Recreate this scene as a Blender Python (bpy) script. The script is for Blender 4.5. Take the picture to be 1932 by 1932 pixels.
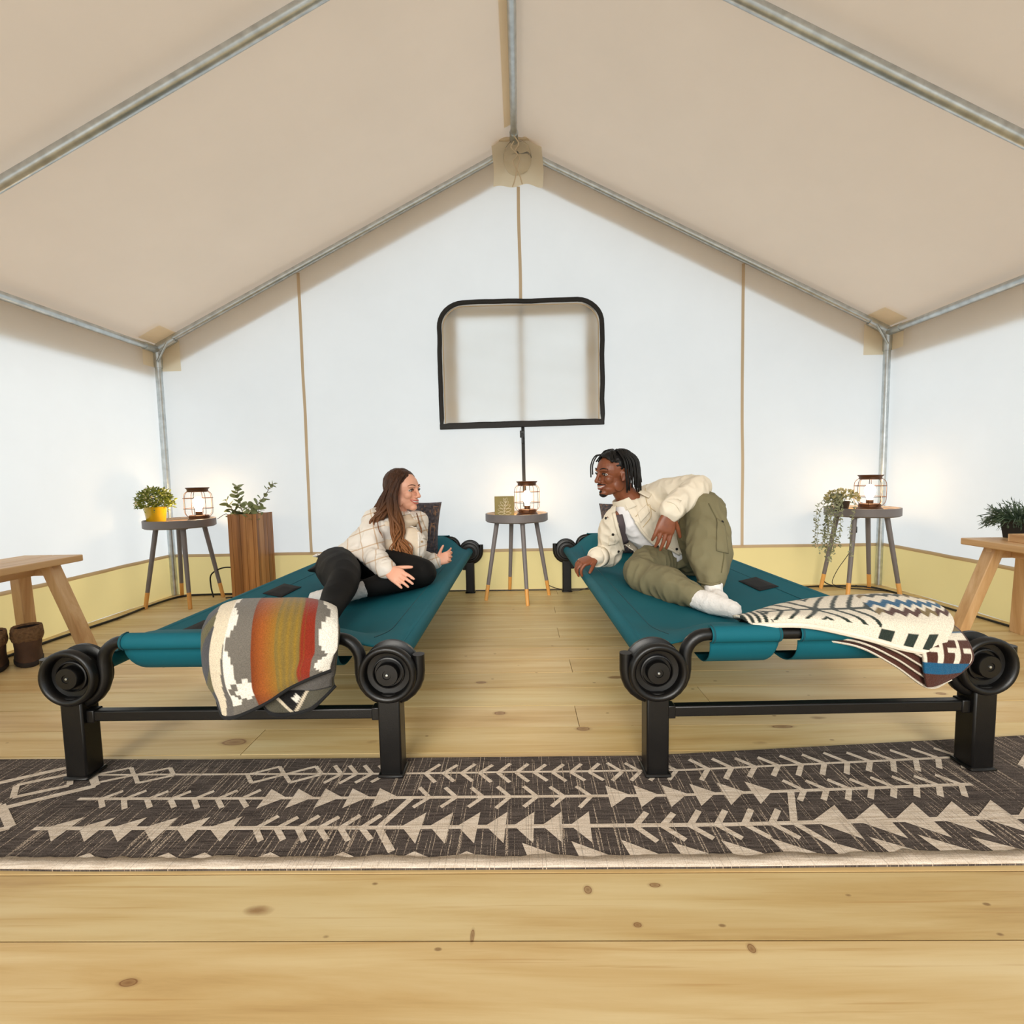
import bpy, bmesh, math, random
import numpy as np
from mathutils import Vector, Matrix, noise
from mathutils.bvhtree import BVHTree

for o in list(bpy.data.objects):
    bpy.data.objects.remove(o)
SC = bpy.context.scene
COL = SC.collection
PI = math.pi
random.seed(7)

# ------------------------------------------------------------------ camera
CAM_H, CAM_F = 0.82, 905.0
PITCH, YAW, ROLL = math.radians(4.278), math.radians(1.029), math.radians(1.1)
_f = Vector((-math.sin(YAW) * math.cos(PITCH), math.cos(YAW) * math.cos(PITCH), -math.sin(PITCH)))
_r0 = Vector((math.cos(YAW), math.sin(YAW), 0))
_u0 = _r0.cross(_f)
_r = _r0 * math.cos(ROLL) - _u0 * math.sin(ROLL)
_u = _u0 * math.cos(ROLL) + _r0 * math.sin(ROLL)
cam = bpy.data.cameras.new('camera')
cam.sensor_width = 36.0
cam.lens = CAM_F / 1932 * 36.0
cam.clip_start = 0.02
co = bpy.data.objects.new('camera', cam)
COL.objects.link(co)
M = Matrix((_r, _u, -_f)).transposed().to_4x4()
M.translation = (0, 0, CAM_H)
co.matrix_world = M
SC.camera = co

# ------------------------------------------------------------------ world: bright overcast sky
W = bpy.data.worlds.new('overcast_sky')
SC.world = W
W.use_nodes = True
bg = W.node_tree.nodes['Background']
bg.inputs[0].default_value = (0.82, 0.92, 1.0, 1)
bg.inputs[1].default_value = 1.30
# soft daylight from behind the camera, through the open front of the tent
sun = bpy.data.lights.new('hazy_sun', 'SUN')
sun.energy = 2.6
sun.angle = math.radians(30)
sun.color = (1.0, 0.94, 0.84)
so = bpy.data.objects.new('hazy_sun', sun)
COL.objects.link(so)
so.rotation_euler = Vector((0.15, 0.92, -0.34)).to_track_quat('-Z', 'Y').to_euler()
so.location = (-3, -9, 4)

VS = SC.view_settings
VS.view_transform = 'Standard'
VS.look = 'None'
VS.gamma = 1.0
VS.use_curve_mapping = False
VS.exposure = 0.22
SC.cycles.max_bounces = 10
SC.cycles.diffuse_bounces = 6
SC.cycles.transparent_max_bounces = 8

# ------------------------------------------------------------------ helpers
def S(x):
    """sRGB 0-255 triple to linear rgba"""
    return tuple(((c / 255) / 12.92 if c / 255 <= 0.04045 else ((c / 255 + 0.055) / 1.055) ** 2.4) for c in x) + (1.0,)

class MB:
    def __init__(s, origin=(0, 0, 0)):
        s.v, s.f, s.mi, s.o = [], [], [], Vector(origin)
        s.cur = 0
    def add(s, vs, fs):
        b = len(s.v)
        s.v += [tuple(Vector(p) - s.o) for p in vs]
        for f in fs:
            s.f.append(tuple(i + b for i in f))
            s.mi.append(s.cur)
    def box(s, c, d, rot=None):
        x, y, z = d[0] / 2, d[1] / 2, d[2] / 2
        vs = [Vector(p) for p in ((-x, -y, -z), (x, -y, -z), (x, y, -z), (-x, y, -z), (-x, -y, z), (x, -y, z), (x, y, z), (-x, y, z))]
        if rot is not None:
            vs = [rot @ p for p in vs]
        s.add([p + Vector(c) for p in vs], [(3, 2, 1, 0), (4, 5, 6, 7), (0, 1, 5, 4), (1, 2, 6, 5), (2, 3, 7, 6), (3, 0, 4, 7)])
    def bar(s, a, b, w, h, up=(0, 0, 1)):
        """rectangular bar from a to b"""
        a, b = Vector(a), Vector(b)
        d = (b - a).normalized()
        sd = d.cross(Vector(up)).normalized()
        u = sd.cross(d)
        R = Matrix((sd, d, u)).transposed()
        s.box((a + b) / 2, (w, (b - a).length, h), R)
    def loft(s, rings, cap=True, closed=False):
        n = len(rings[0])
        vs = [p for r in rings for p in r]
        fs = []
        m = len(rings)
        for i in range(m if closed else m - 1):
            j = (i + 1) % m
            for k in range(n):
                l = (k + 1) % n
                fs.append((i * n + k, i * n + l, j * n + l, j * n + k))
        if cap and not closed:
            fs.append(tuple(range(n - 1, -1, -1)))
            fs.append(tuple((m - 1) * n + k for k in range(n)))
        s.add(vs, fs)
    def tube(s, pts, r, n=10, closed=False, flat=None, up=None, cap=True, tip=False):
        P = [Vector(p) for p in pts]
        m = len(P)
        rr = r if isinstance(r, (list, tuple)) else [r] * m
        T = []
        for i in range(m):
            a = P[(i - 1) % m] if (closed or i > 0) else P[i]
            b = P[(i + 1) % m] if (closed or i < m - 1) else P[i]
            T.append((b - a).normalized())
        t0 = T[0]
        N = Vector(up) if up is not None else (Vector((0, 0, 1)) if abs(t0.z) < 0.9 else Vector((1, 0, 0)))
        N = (N - t0 * N.dot(t0)).normalized()
        rings = []
        for i in range(m):
            if i:
                N = (N - T[i] * N.dot(T[i])).normalized()
            B = T[i].cross(N)
            fl = flat if flat else (1, 1)
            rings.append([P[i] + (N * math.cos(2 * PI * k / n) * fl[0] + B * math.sin(2 * PI * k / n) * fl[1]) * rr[i] for k in range(n)])
        s.loft(rings, cap, closed)
    def lathe(s, prof, n=24, c=(0, 0, 0), R=None, cap=True):
        rings = []
        for r, z in prof:
            ring = [Vector((r * math.cos(2 * PI * k / n), r * math.sin(2 * PI * k / n), z)) for k in range(n)]
            rings.append([(R @ p if R is not None else p) + Vector(c) for p in ring])
        s.loft(rings, cap)
    def grid(s, fn, nu, nv, thick=0.0, keep=None):
        vs = [Vector(fn(i / nu, j / nv)) for j in range(nv + 1) for i in range(nu + 1)]
        fs = []
        for j in range(nv):
            for i in range(nu):
                if keep and not keep((i + .5) / nu, (j + .5) / nv):
                    continue
                a = j * (nu + 1) + i
                fs.append((a, a + 1, a + nu + 2, a + nu + 1))
        s.add(vs, fs)
    def prism(s, poly, axis, d0, d1):
        """poly of 2d points extruded along an axis: 'x' -> (y,z), 'y' -> (x,z), 'z' -> (x,y)"""
        def P(p, d):
            return {'x': (d, p[0], p[1]), 'y': (p[0], d, p[1]), 'z': (p[0], p[1], d)}[axis]
        s.loft([[P(p, d0) for p in poly], [P(p, d1) for p in poly]])
    def build(s, name, mat, parent=None, smooth=40, bevel=0, solid=0, seg=2, subd=0):
        me = bpy.data.meshes.new(name)
        me.from_pydata(s.v, [], s.f)
        mats = mat if isinstance(mat, (list, tuple)) else [mat]
        for m in mats:
            me.materials.append(m)
        if len(mats) > 1:
            me.polygons.foreach_set('material_index', s.mi)
        fix(me)
        return link(name, me, parent, smooth, bevel, solid, seg, subd)

def fix(me):
    bm = bmesh.new()
    bm.from_mesh(me)
    bmesh.ops.recalc_face_normals(bm, faces=bm.faces)
    bm.to_mesh(me)
    bm.free()

def link(name, me, parent=None, smooth=40, bevel=0, solid=0, seg=2, subd=0):
    if smooth:
        me.polygons.foreach_set('use_smooth', [True] * len(me.polygons))
        if smooth < 180:
            me.set_sharp_from_angle(angle=math.radians(smooth))
    o = bpy.data.objects.new(name, me)
    COL.objects.link(o)
    if parent is not None:
        o.parent = parent
    if solid:
        m = o.modifiers.new('thickness', 'SOLIDIFY')
        m.thickness = solid
        m.offset = 0
    if bevel:
        m = o.modifiers.new('edge', 'BEVEL')
        m.width = bevel
        m.segments = seg
        m.limit_method = 'ANGLE'
        m.angle_limit = math.radians(40)
    if subd:
        m = o.modifiers.new('round', 'SUBSURF')
        m.levels = m.render_levels = subd
    return o

def thing(name, loc, label, cat, group=None, rz=0):
    o = bpy.data.objects.new(name, None)
    COL.objects.link(o)
    o.location = loc
    o.rotation_euler = (0, 0, rz)
    o.empty_display_size = 0.05
    return tag(o, label, cat, group)

def tag(o, label, cat, group=None):
    o['label'] = label
    o['category'] = cat
    if group:
        o['group'] = group
    return o

def struct(o, label=None):
    o['kind'] = 'structure'
    if label:
        o['label'] = label
    return o

def smooth_path(pts, n=6, closed=False):
    """Catmull-Rom through the points"""
    P = [Vector(p) for p in pts]
    out = []
    m = len(P)
    for i in range(m if closed else m - 1):
        p0 = P[i - 1] if (i > 0 or closed) else P[i] * 2 - P[i + 1]
        p1, p2 = P[i], P[(i + 1) % m]
        p3 = P[(i + 2) % m] if (i + 2 < m or closed) else p2 * 2 - p1
        for k in range(n):
            t = k / n
            out.append(0.5 * ((2 * p1) + (p2 - p0) * t + (2 * p0 - 5 * p1 + 4 * p2 - p3) * t * t + (3 * p1 - p0 - 3 * p2 + p3) * t ** 3))
    if not closed:
        out.append(P[-1])
    return out

def lerp(a, b, t):
    return a + (b - a) * t

def sstep(a, b, x):
    t = min(1, max(0, (x - a) / (b - a)))
    return t * t * (3 - 2 * t)

def N3(x, y, z):
    return noise.noise(Vector((x, y, z)))

# ------------------------------------------------------------------ materials
class NT:
    def __init__(s, name):
        s.m = bpy.data.materials.new(name)
        s.m.use_nodes = True
        s.t = s.m.node_tree
        s.n = s.t.nodes
        s.b = s.n['Principled BSDF']
        s.out = s.n['Material Output']
    def node(s, typ, **k):
        x = s.n.new(typ)
        for a, v in k.items():
            setattr(x, a, v)
        return x
    def l(s, a, b):
        s.t.links.new(a, b)
    def coord(s, kind='Object', scale=(1, 1, 1), rnd=0.0, loc=(0, 0, 0)):
        tc = s.node('ShaderNodeTexCoord')
        mp = s.node('ShaderNodeMapping')
        mp.inputs['Scale'].default_value = scale
        mp.inputs['Location'].default_value = loc
        src = tc.outputs[kind]
        if rnd:
            oi = s.node('ShaderNodeObjectInfo')
            mu = s.node('ShaderNodeVectorMath', operation='SCALE')
            mu.inputs[0].default_value = (rnd, rnd * 0.7, rnd * 1.3)
            s.l(oi.outputs['Random'], mu.inputs['Scale'])
            ad = s.node('ShaderNodeVectorMath', operation='ADD')
            s.l(src, ad.inputs[0])
            s.l(mu.outputs[0], ad.inputs[1])
            src = ad.outputs[0]
        s.l(src, mp.inputs[0])
        return mp.outputs[0]
    def noise(s, vec, scale=5, detail=4, rough=.5, dist=0):
        x = s.node('ShaderNodeTexNoise')
        x.inputs['Scale'].default_value = scale
        x.inputs['Detail'].default_value = detail
        x.inputs['Roughness'].default_value = rough
        x.inputs['Distortion'].default_value = dist
        if vec is not None:
            s.l(vec, x.inputs['Vector'])
        return x.outputs[0]
    def ramp(s, fac, stops):
        x = s.node('ShaderNodeValToRGB')
        e = x.color_ramp.elements
        while len(e) < len(stops):
            e.new(0.5)
        for i, (p, c) in enumerate(stops):
            e[i].position = p
            e[i].color = c if len(c) == 4 else tuple(c) + (1,)
        s.l(fac, x.inputs[0])
        return x.outputs[0]
    def mix(s, fac, a, b, typ='MIX'):
        x = s.node('ShaderNodeMix', data_type='RGBA', blend_type=typ)
        for k, v in ((0, fac), (6, a), (7, b)):
            if isinstance(v, (int, float, tuple)):
                x.inputs[k].default_value = v
            else:
                s.l(v, x.inputs[k])
        return x.outputs[2]
    def math(s, op, a, b=0.0, clamp=False):
        x = s.node('ShaderNodeMath', operation=op, use_clamp=clamp)
        for k, v in ((0, a), (1, b)):
            if isinstance(v, (int, float)):
                x.inputs[k].default_value = v
            else:
                s.l(v, x.inputs[k])
        return x.outputs[0]
    def bump(s, h, strength=.3, dist=.01):
        x = s.node('ShaderNodeBump')
        x.inputs['Strength'].default_value = strength
        x.inputs['Distance'].default_value = dist
        s.l(h, x.inputs['Height'])
        s.l(x.outputs[0], s.b.inputs['Normal'])
        return x.outputs[0]
    def set(s, **k):
        for a, v in k.items():
            i = s.b.inputs[a.replace('_', ' ')]
            if isinstance(v, (int, float, tuple)):
                i.default_value = v
            else:
                s.l(v, i)
        return s.m

def plain(name, rgb, rough=.6, metal=0.0, var=.08, vs=8, bs=0, bst=.2, coat=0, sheen=0, spec=.5):
    t = NT(name)
    c = S(rgb)
    v = t.coord('Object')
    nz = t.noise(v, vs, 4)
    a = tuple(x * (1 - var) for x in c[:3]) + (1,)
    b = tuple(min(1, x * (1 + var)) for x in c[:3]) + (1,)
    col = t.ramp(nz, [(.3, a), (.7, b)])
    if bs:
        t.bump(t.noise(v, bs, 3), bst, .004)
    return t.set(Base_Color=col, Roughness=rough, Metallic=metal, Coat_Weight=coat, Sheen_Weight=sheen, Specular_IOR_Level=spec)

def canvas(name, dif, tr, fac, scale=1.0, bump=.12):
    """thin woven cloth: part reflects, part lets the daylight through"""
    t = NT(name)
    t.n.remove(t.b)
    v = t.coord('Object')
    nz = t.noise(v, 2.2, 5, .6)
    d = t.node('ShaderNodeBsdfDiffuse')
    r = t.node('ShaderNodeBsdfTranslucent')
    def vary(c, k):
        c = S(c)
        return t.ramp(nz, [(.25, tuple(x * (1 - k) for x in c[:3])), (.75, c[:3])])
    t.l(vary(dif, .05), d.inputs[0])
    t.l(vary(tr, .05), r.inputs[0])
    bp = t.node('ShaderNodeBump')
    bp.inputs['Strength'].default_value = bump
    bp.inputs['Distance'].default_value = .01
    w = t.node('ShaderNodeTexNoise')
    w.inputs['Scale'].default_value = 6
    w.inputs['Detail'].default_value = 6
    t.l(v, w.inputs['Vector'])
    t.l(w.outputs[0], bp.inputs['Height'])
    t.l(bp.outputs[0], d.inputs['Normal'])
    t.l(bp.outputs[0], r.inputs['Normal'])
    mx = t.node('ShaderNodeMixShader')
    mx.inputs[0].default_value = fac
    t.l(d.outputs[0], mx.inputs[1])
    t.l(r.outputs[0], mx.inputs[2])
    t.l(mx.outputs[0], t.out.inputs[0])
    return t.m

def wood(name, c_lo, c_mid, c_hi, axis=0, rough=.45, grain=26, rnd=9.0, bump=.08, stretch=.06):
    t = NT(name)
    sc = [grain / 10.0] * 3
    sc[axis] *= stretch
    v = t.coord('Object', tuple(sc), rnd)
    n1 = t.noise(v, 6, 6, .62, .6)
    n2 = t.noise(v, 1.2, 3, .5, 1.2)
    f = t.math('ADD', t.math('MULTIPLY', n1, .6), t.math('MULTIPLY', n2, .4))
    col = t.ramp(f, [(.34, S(c_lo)), (.50, S(c_mid)), (.66, S(c_hi))])
    t.bump(n1, bump, .003)
    return t.set(Base_Color=col, Roughness=rough)

MT = {}
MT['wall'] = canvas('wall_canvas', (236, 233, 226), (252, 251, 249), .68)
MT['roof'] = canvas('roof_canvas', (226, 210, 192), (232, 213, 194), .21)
MT['flapcloth'] = canvas('window_flap_cloth', (232, 230, 224), (250, 249, 245), .64)
MT['patch'] = canvas('patch_cloth', (238, 226, 202), (246, 232, 204), .72)
MT['sod'] = canvas('sod_cloth_vinyl', (240, 220, 158), (248, 224, 156), .50)
MT['tape'] = canvas('tan_seam_tape', (206, 184, 154), (214, 188, 154), .5)
MT['tape_back'] = plain('beige_tape', (205, 185, 155), .85)
MT['black_trim'] = plain('black_zip_trim', (24, 23, 24), .55, var=.2, vs=40, bs=300, bst=.3)
MT['galv'] = plain('galvanised_steel', (196, 202, 204), .34, .9, var=.16, vs=22, bs=60, bst=.05)
MT['black_steel'] = plain('black_powder_coat', (11, 10, 10), .36, 0, var=.15, vs=30, bs=400, bst=.08, spec=.4)
MT['teal'] = plain('teal_canvas', (7, 92, 106), .75, var=.06, vs=5, bs=700, bst=.18, spec=.25)
MT['teal_dark'] = plain('dark_teal_canvas', (8, 72, 84), .75, var=.06, vs=5, bs=700, bst=.18)
MT['black_cloth'] = plain('black_webbing', (16, 16, 18), .9, bs=500, bst=.3)
MT['grey_paint'] = plain('warm_grey_paint', (118, 112, 112), .5, var=.05)
MT['tray_inside'] = plain('tan_tray_inside', (196, 150, 100), .5)
MT['foot_wood'] = wood('honey_foot_wood', (205, 142, 66), (226, 165, 88), (238, 184, 110), 2, .45)
MT['bench'] = wood('pale_bench_wood', (176, 130, 84), (208, 168, 120), (228, 196, 154), 1, .42)
MT['bench_leg'] = wood('pale_bench_leg_wood', (176, 130, 84), (206, 166, 118), (228, 196, 154), 2, .42)
MT['planter'] = wood('brown_planter_wood', (96, 58, 26), (150, 98, 50), (188, 134, 78), 2, .4)
MT['lamp_metal'] = plain('bronze_lamp_metal', (84, 56, 36), .45, .6, var=.15, vs=30)
MT['cable'] = plain('black_cable', (18, 17, 17), .5)
MT['cable_brown'] = plain('brown_cord', (48, 34, 22), .5)
t = NT('bulb_glow')
e = t.node('ShaderNodeEmission')
e.inputs[0].default_value = (1.0, .72, .40, 1)
e.inputs[1].default_value = 80
t.l(e.outputs[0], t.out.inputs[0])
MT['bulb'] = t.m
t = NT('clear_plastic')
MT['clear'] = t.set(Base_Color=(.95, .9, .8, 1), Roughness=.08, Transmission_Weight=.92, IOR=1.3)
# ================================================================== the tent
HW, YB, ZE, ZP, YF, BAND = 2.57, 3.45, 1.77, 3.05, -.95, .285
SLOPE = (ZP - ZE) / HW
def roof_z(x):
    return ZP - SLOPE * abs(x)

# unseen ground outside, added pale and neutral to bounce daylight into the canvas
b = MB()
b.grid(lambda u, v: (-40 + 80 * u, -40 + 80 * v, -.19), 4, 4)
struct(b.build('ground', plain('pale_bounce_ground', (176, 170, 160), .9, var=.15, vs=3)), 'unseen pale ground added around the tent platform to bounce light')

# ---- plank floor: each deck board its own piece
def plank_material():
    t = NT('pine_deck_board')
    v = t.coord('Object', (.16, 2.6, 2.6), 11)
    n1 = t.noise(v, 7, 7, .62, .5)
    v2 = t.coord('Object', (.10, 1.1, 1.1), 23)
    n2 = t.noise(v2, 4, 3, .5, 1.6)
    f = t.math('ADD', t.math('MULTIPLY', n1, .55), t.math('MULTIPLY', n2, .45))
    col = t.ramp(f, [(.30, S((176, 138, 86))), (.44, S((207, 176, 124))), (.56, S((221, 197, 151))), (.72, S((230, 211, 172)))])
    oi = t.node('ShaderNodeObjectInfo')
    tint = t.ramp(oi.outputs['Random'], [(0, (.90, .90, .82)), (.35, (1, .97, .90)), (.7, (.95, .97, .88)), (1, (1.0, 1.0, 1.0))])
    col = t.mix(1.0, col, tint, 'MULTIPLY')
    # thin resin streaks
    st = t.noise(t.coord('Object', (.5, 26, 10), 5), 5, 3, .5, .3)
    sf = t.ramp(st, [(.62, (0, 0, 0)), (.72, (1, 1, 1))])
    col = t.mix(t.math('MULTIPLY', sf, .42), col, S((176, 128, 66)))
    # scattered small knots and nail dots
    def knots(scale, off, lo, hi, dark, amt):
        nonlocal col
        vo = t.node('ShaderNodeTexVoronoi')
        vo.inputs['Scale'].default_value = 1.0
        vo.inputs['Randomness'].default_value = 1.0
        t.l(t.coord('Object', scale, off), vo.inputs['Vector'])
        nz = t.noise(t.coord('Object', (30, 60, 30)), 1, 3)
        dd = t.math('ADD', vo.outputs['Distance'], t.math('MULTIPLY', t.math('SUBTRACT', nz, .5), .03))
        k = t.ramp(dd, [(lo, (1, 1, 1)), (hi, (0, 0, 0))])
        col = t.mix(t.math('MULTIPLY', k, amt), col, dark)
    knots((2.2, 5.2, 1), 17, .05, .085, S((128, 84, 44)), .75)
    knots((6.5, 13, 1), 31, .030, .055, S((110, 74, 40)), .7)
    # the big oval knots
    tc = t.node('ShaderNodeNewGeometry')
    for kx, ky, a, bb in KNOTS:
        sub = t.node('ShaderNodeVectorMath', operation='SUBTRACT')
        t.l(tc.outputs['Position'], sub.inputs[0])
        sub.inputs[1].default_value = (kx, ky, 0)
        ml = t.node('ShaderNodeVectorMath', operation='MULTIPLY')
        t.l(sub.outputs[0], ml.inputs[0])
        ml.inputs[1].default_value = (1 / a, 1 / bb, 0)
        ln = t.node('ShaderNodeVectorMath', operation='LENGTH')
        t.l(ml.outputs[0], ln.inputs[0])
        wob = t.math('MULTIPLY', t.math('SUBTRACT', n1, .5), .7)
        d = t.math('ADD', ln.outputs['Value'], wob)
        k1 = t.ramp(d, [(.0, (.8, .8, .8)), (.45, (.55, .55, .55)), (.55, (.95, .95, .95)), (.68, (.25, .25, .25)), (1.0, (0, 0, 0))])
        col = t.mix(k1, col, S((120, 74, 38)))
    t.bump(n1, .06, .002)
    rg = t.ramp(n2, [(.3, (.34, .34, .34)), (.7, (.48, .48, .48))])
    return t.set(Base_Color=col, Roughness=rg, Specular_IOR_Level=.45)
KNOTS = [(-.915, 1.44, .055, .026), (-.085, 1.61, .03, .018), (.19, 1.50, .034, .017), (-.17, 1.86, .03, .014),
         (.83, 1.50, .05, .014), (-1.20, 1.86, .022, .014), (1.14, 1.62, .03, .014), (.12, .895, .012, .014), (.255, .905, .018, .008),
         (-.10, .80, .006, .02), (.20, .82, .012, .008), (.385, .775, .010, .012), (-.66, .72, .022, .010), (1.52, 1.72, .03, .016)]
MT['plank'] = plank_material()
b = MB()
b.box((0, (YF + YB) / 2, -.10), (2 * HW + .1, YB - YF + .1, .10))
floor = struct(b.build('floor', plain('deck_joists', (70, 55, 38), .9)), 'pine board tent platform')
PW, PT, GAP = .145, .05, .0034
rng = random.Random(3)
row = 0
y = YF
while y < YB - .01:
    y1 = min(y + PW, YB)
    if row % 3 == 0:
        cuts = [-HW, .62 + rng.uniform(-.05, .05), HW]
    elif row % 3 == 1:
        cuts = [-HW, -.85 + rng.uniform(-.05, .05), HW]
    else:
        cuts = [-HW, .22 + rng.uniform(-.05, .05), HW]
    if y < 1.0:
        cuts = [-HW, HW]
    for xa, xb in zip(cuts, cuts[1:]):
        b = MB()
        w, d = (xb - xa) - GAP * .6, (y1 - y) - GAP
        cx, cy = (xa + xb) / 2, (y + y1) / 2
        b.box((0, 0, 0), (w, d, PT))
        o = b.build('plank', MT['plank'], floor, smooth=0)
        o.location = (cx, cy, -PT / 2 + rng.uniform(-.0008, 0))
    y = y1
    row += 1

# ---- canvas walls
WX = [-1.53, 1.575]
def back_y(x, z):
    w = .010 * N3(x * .9, z * .6, 3.1) + .0035 * N3(x * 4, z * 1.4, 8)
    fall = math.exp(-((x - .25 - .12 * (2.9 - z)) / .03) ** 2) * .004 + math.exp(-((x - .10 - .30 * (2.9 - z)) / .03) ** 2) * .004 + math.exp(-((x + .15 + .02 * (2.9 - z)) / .04) ** 2) * .003
    return YB + .01 + w - fall * sstep(1.6, 2.2, z)
b = MB()
def fb(u, v):
    x = lerp(-HW, HW, u)
    z = lerp(BAND, roof_z(x) + .02, v)
    return (x, back_y(x, z), z)
def hole(u, v):
    x, _, z = fb(u, v)
    return not (-.50 < x < .545 and 1.22 < z < 1.97)
b.grid(fb, 150, 90, keep=hole)
wall_back = struct(b.build('wall_back', MT['wall'], smooth=180), 'white canvas gable wall of the tent with a zipped window')
def side_x(s, y, z):
    return s * (HW + .012 + .012 * N3(y * .8, z * .7, 5 + s) + .006 * N3(y * 3.2, z * .8, 2 - s) + .016 * (1 - sstep(.3, .9, z)) * N3(y * 4.5, z * .5, 9))
walls = {'back': wall_back}
for s, nm in ((-1, 'left'), (1, 'right')):
    b = MB()
    b.grid(lambda u, v: (side_x(s, lerp(YF, YB, u), lerp(BAND, ZE, v)), lerp(YF, YB, u), lerp(BAND, ZE, v)), 120, 40)
    walls[nm] = struct(b.build('wall_' + nm, MT['wall'], smooth=180), 'white canvas side wall of the tent')
# front gable behind the camera, with a wide open doorway
b = MB()
def ff(u, v):
    x = lerp(-HW, HW, u)
    return (x, YF, lerp(0, roof_z(x) + .02, v))
def fk(u, v):
    x, _, z = ff(u, v)
    return not (abs(x) < 1.75 and z < 2.15)
b.grid(ff, 60, 60, keep=fk)
struct(b.build('wall_front', MT['wall'], smooth=180), 'canvas front gable with the doorway tied open')

# roof with its overhang
b = MB()
XO = HW + .16
def fr(u, v):
    x = lerp(-XO, XO, u)
    y = lerp(YF - .3, YB + .28, v)
    return (x, y, ZP + .035 - SLOPE * abs(x) + .006 * N3(x * .7, y * .7, 1) * min(1, abs(x) * 2))
b.grid(fr, 80, 60)
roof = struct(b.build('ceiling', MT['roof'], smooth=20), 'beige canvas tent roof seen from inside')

b = MB()
b.grid(lambda u, v: (lerp(-.062, -.004, u), lerp(YF, YB - .2, v), ZP + .026 - SLOPE * abs(lerp(-.062, -.004, u))), 1, 20)
b.build('ridge_seam', MT['patch'], roof)
# valance that hangs down outside from the roof edge
b = MB()
def fv(u, v):
    x = lerp(-HW, HW, u)
    return (x, YB + .03, roof_z(x) + .02 - .185 * v)
b.grid(fv, 60, 4)
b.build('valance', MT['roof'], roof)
for s in (-1, 1):
    b = MB()
    b.grid(lambda u, v: (s * (HW + .045), lerp(YF, YB, u), ZE + .02 - .21 * v), 40, 4)
    b.build('valance', MT['roof'], roof)

# yellow sod cloth along the foot of the walls, a tan tape on its top edge
def sod_y(x, z):
    return YB + .006 - .03 * (1 - z / BAND) * (.5 + .5 * N3(x * 1.3, 0, 4)) + .008 * N3(x * 5, z * 3, 7)
b = MB()
b.grid(lambda u, v: (lerp(-HW, HW, u), sod_y(lerp(-HW, HW, u), BAND * v), BAND * v), 120, 8)
b.build('sod_cloth', MT['sod'], wall_back, smooth=180)
b = MB()
b.grid(lambda u, v: (lerp(-HW, HW, u), YB - .006 + .003 * N3(u * 20, 0, 0), BAND - .012 + .022 * v + .004 * N3(u * 9, 2, 0)), 120, 1)
b.build('seam_tape', MT['tape'], wall_back)
for s, nm in ((-1, 'left'), (1, 'right')):
    b = MB()
    def fs(u, v):
        y = lerp(YF, YB, u)
        z = BAND * v
        return (side_x(s, y, BAND) - s * (.035 * (1 - v) * (.6 + N3(y * 1.6, 0, 3)) + .010 * N3(y * 6, z * 4, 7)), y, z)
    b.grid(fs, 140, 8)
    b.build('sod_cloth', MT['sod'], walls[nm], smooth=180)
    b = MB()
    b.grid(lambda u, v: (side_x(s, lerp(YF, YB, u), BAND) - s * .006, lerp(YF, YB, u), BAND - .012 + .022 * v + .006 * N3(u * 9, 2, s)), 120, 1)
    b.build('seam_tape', MT['tape'], walls[nm])

# vertical seam tapes on the back wall
def vtape(x0, x1, z0, z1, w, mt, name='seam_tape', off=.012, wob=.004):
    b = MB()
    def f(u, v):
        z = lerp(z0, z1, v)
        x = lerp(x0, x1, v) + (u - .5) * w + wob * N3(x0, z * 2.5, 0)
        return (x, back_y(x, z) - off, z)
    b.grid(f, 1, 40)
    return b.build(name, mt, wall_back)
vtape(-1.532, -1.529, BAND, roof_z(1.53) - .02, .021, MT['tape'])
vtape(1.588, 1.563, BAND, roof_z(1.57) - .02, .021, MT['tape'])
vtape(.026, .024, 2.03, 2.80, .022, MT['tape'])
vtape(.030, .026, .60, 1.185, .024, MT['black_trim'], 'zip_tape', .014)
b = MB()
b.box((.022, YB - .022, 1.115), (.034, .014, .05))
b.box((.022, YB - .028, 1.085), (.014, .012, .07))
b.build('zip_pull', MT['black_steel'], wall_back, bevel=.003)

# corner patches and peak
for s in (-1, 1):
    b = MB()
    b.grid(lambda u, v: (s * lerp(HW - .015, HW - .175, u), YB - .012, lerp(1.61, ZE + .05 - .0 * u, v)), 2, 2)
    b.build('corner_patch', MT['patch'], wall_back)
    b = MB()
    b.grid(lambda u, v: (s * (HW - .012), lerp(YB - .02, YB - .15, u), lerp(1.63, ZE - .01, v)), 2, 2)
    b.build('corner_patch', MT['patch'], walls['left' if s < 0 else 'right'])
    b = MB()
    def fcp(u, v):
        x = s * lerp(HW - .02, HW - .17, u)
        return (x, lerp(YB - .03, YB - .19, v), roof_z(x) + .018)
    b.grid(fcp, 2, 2)
    b.build('corner_patch', MT['patch'], roof)

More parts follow.
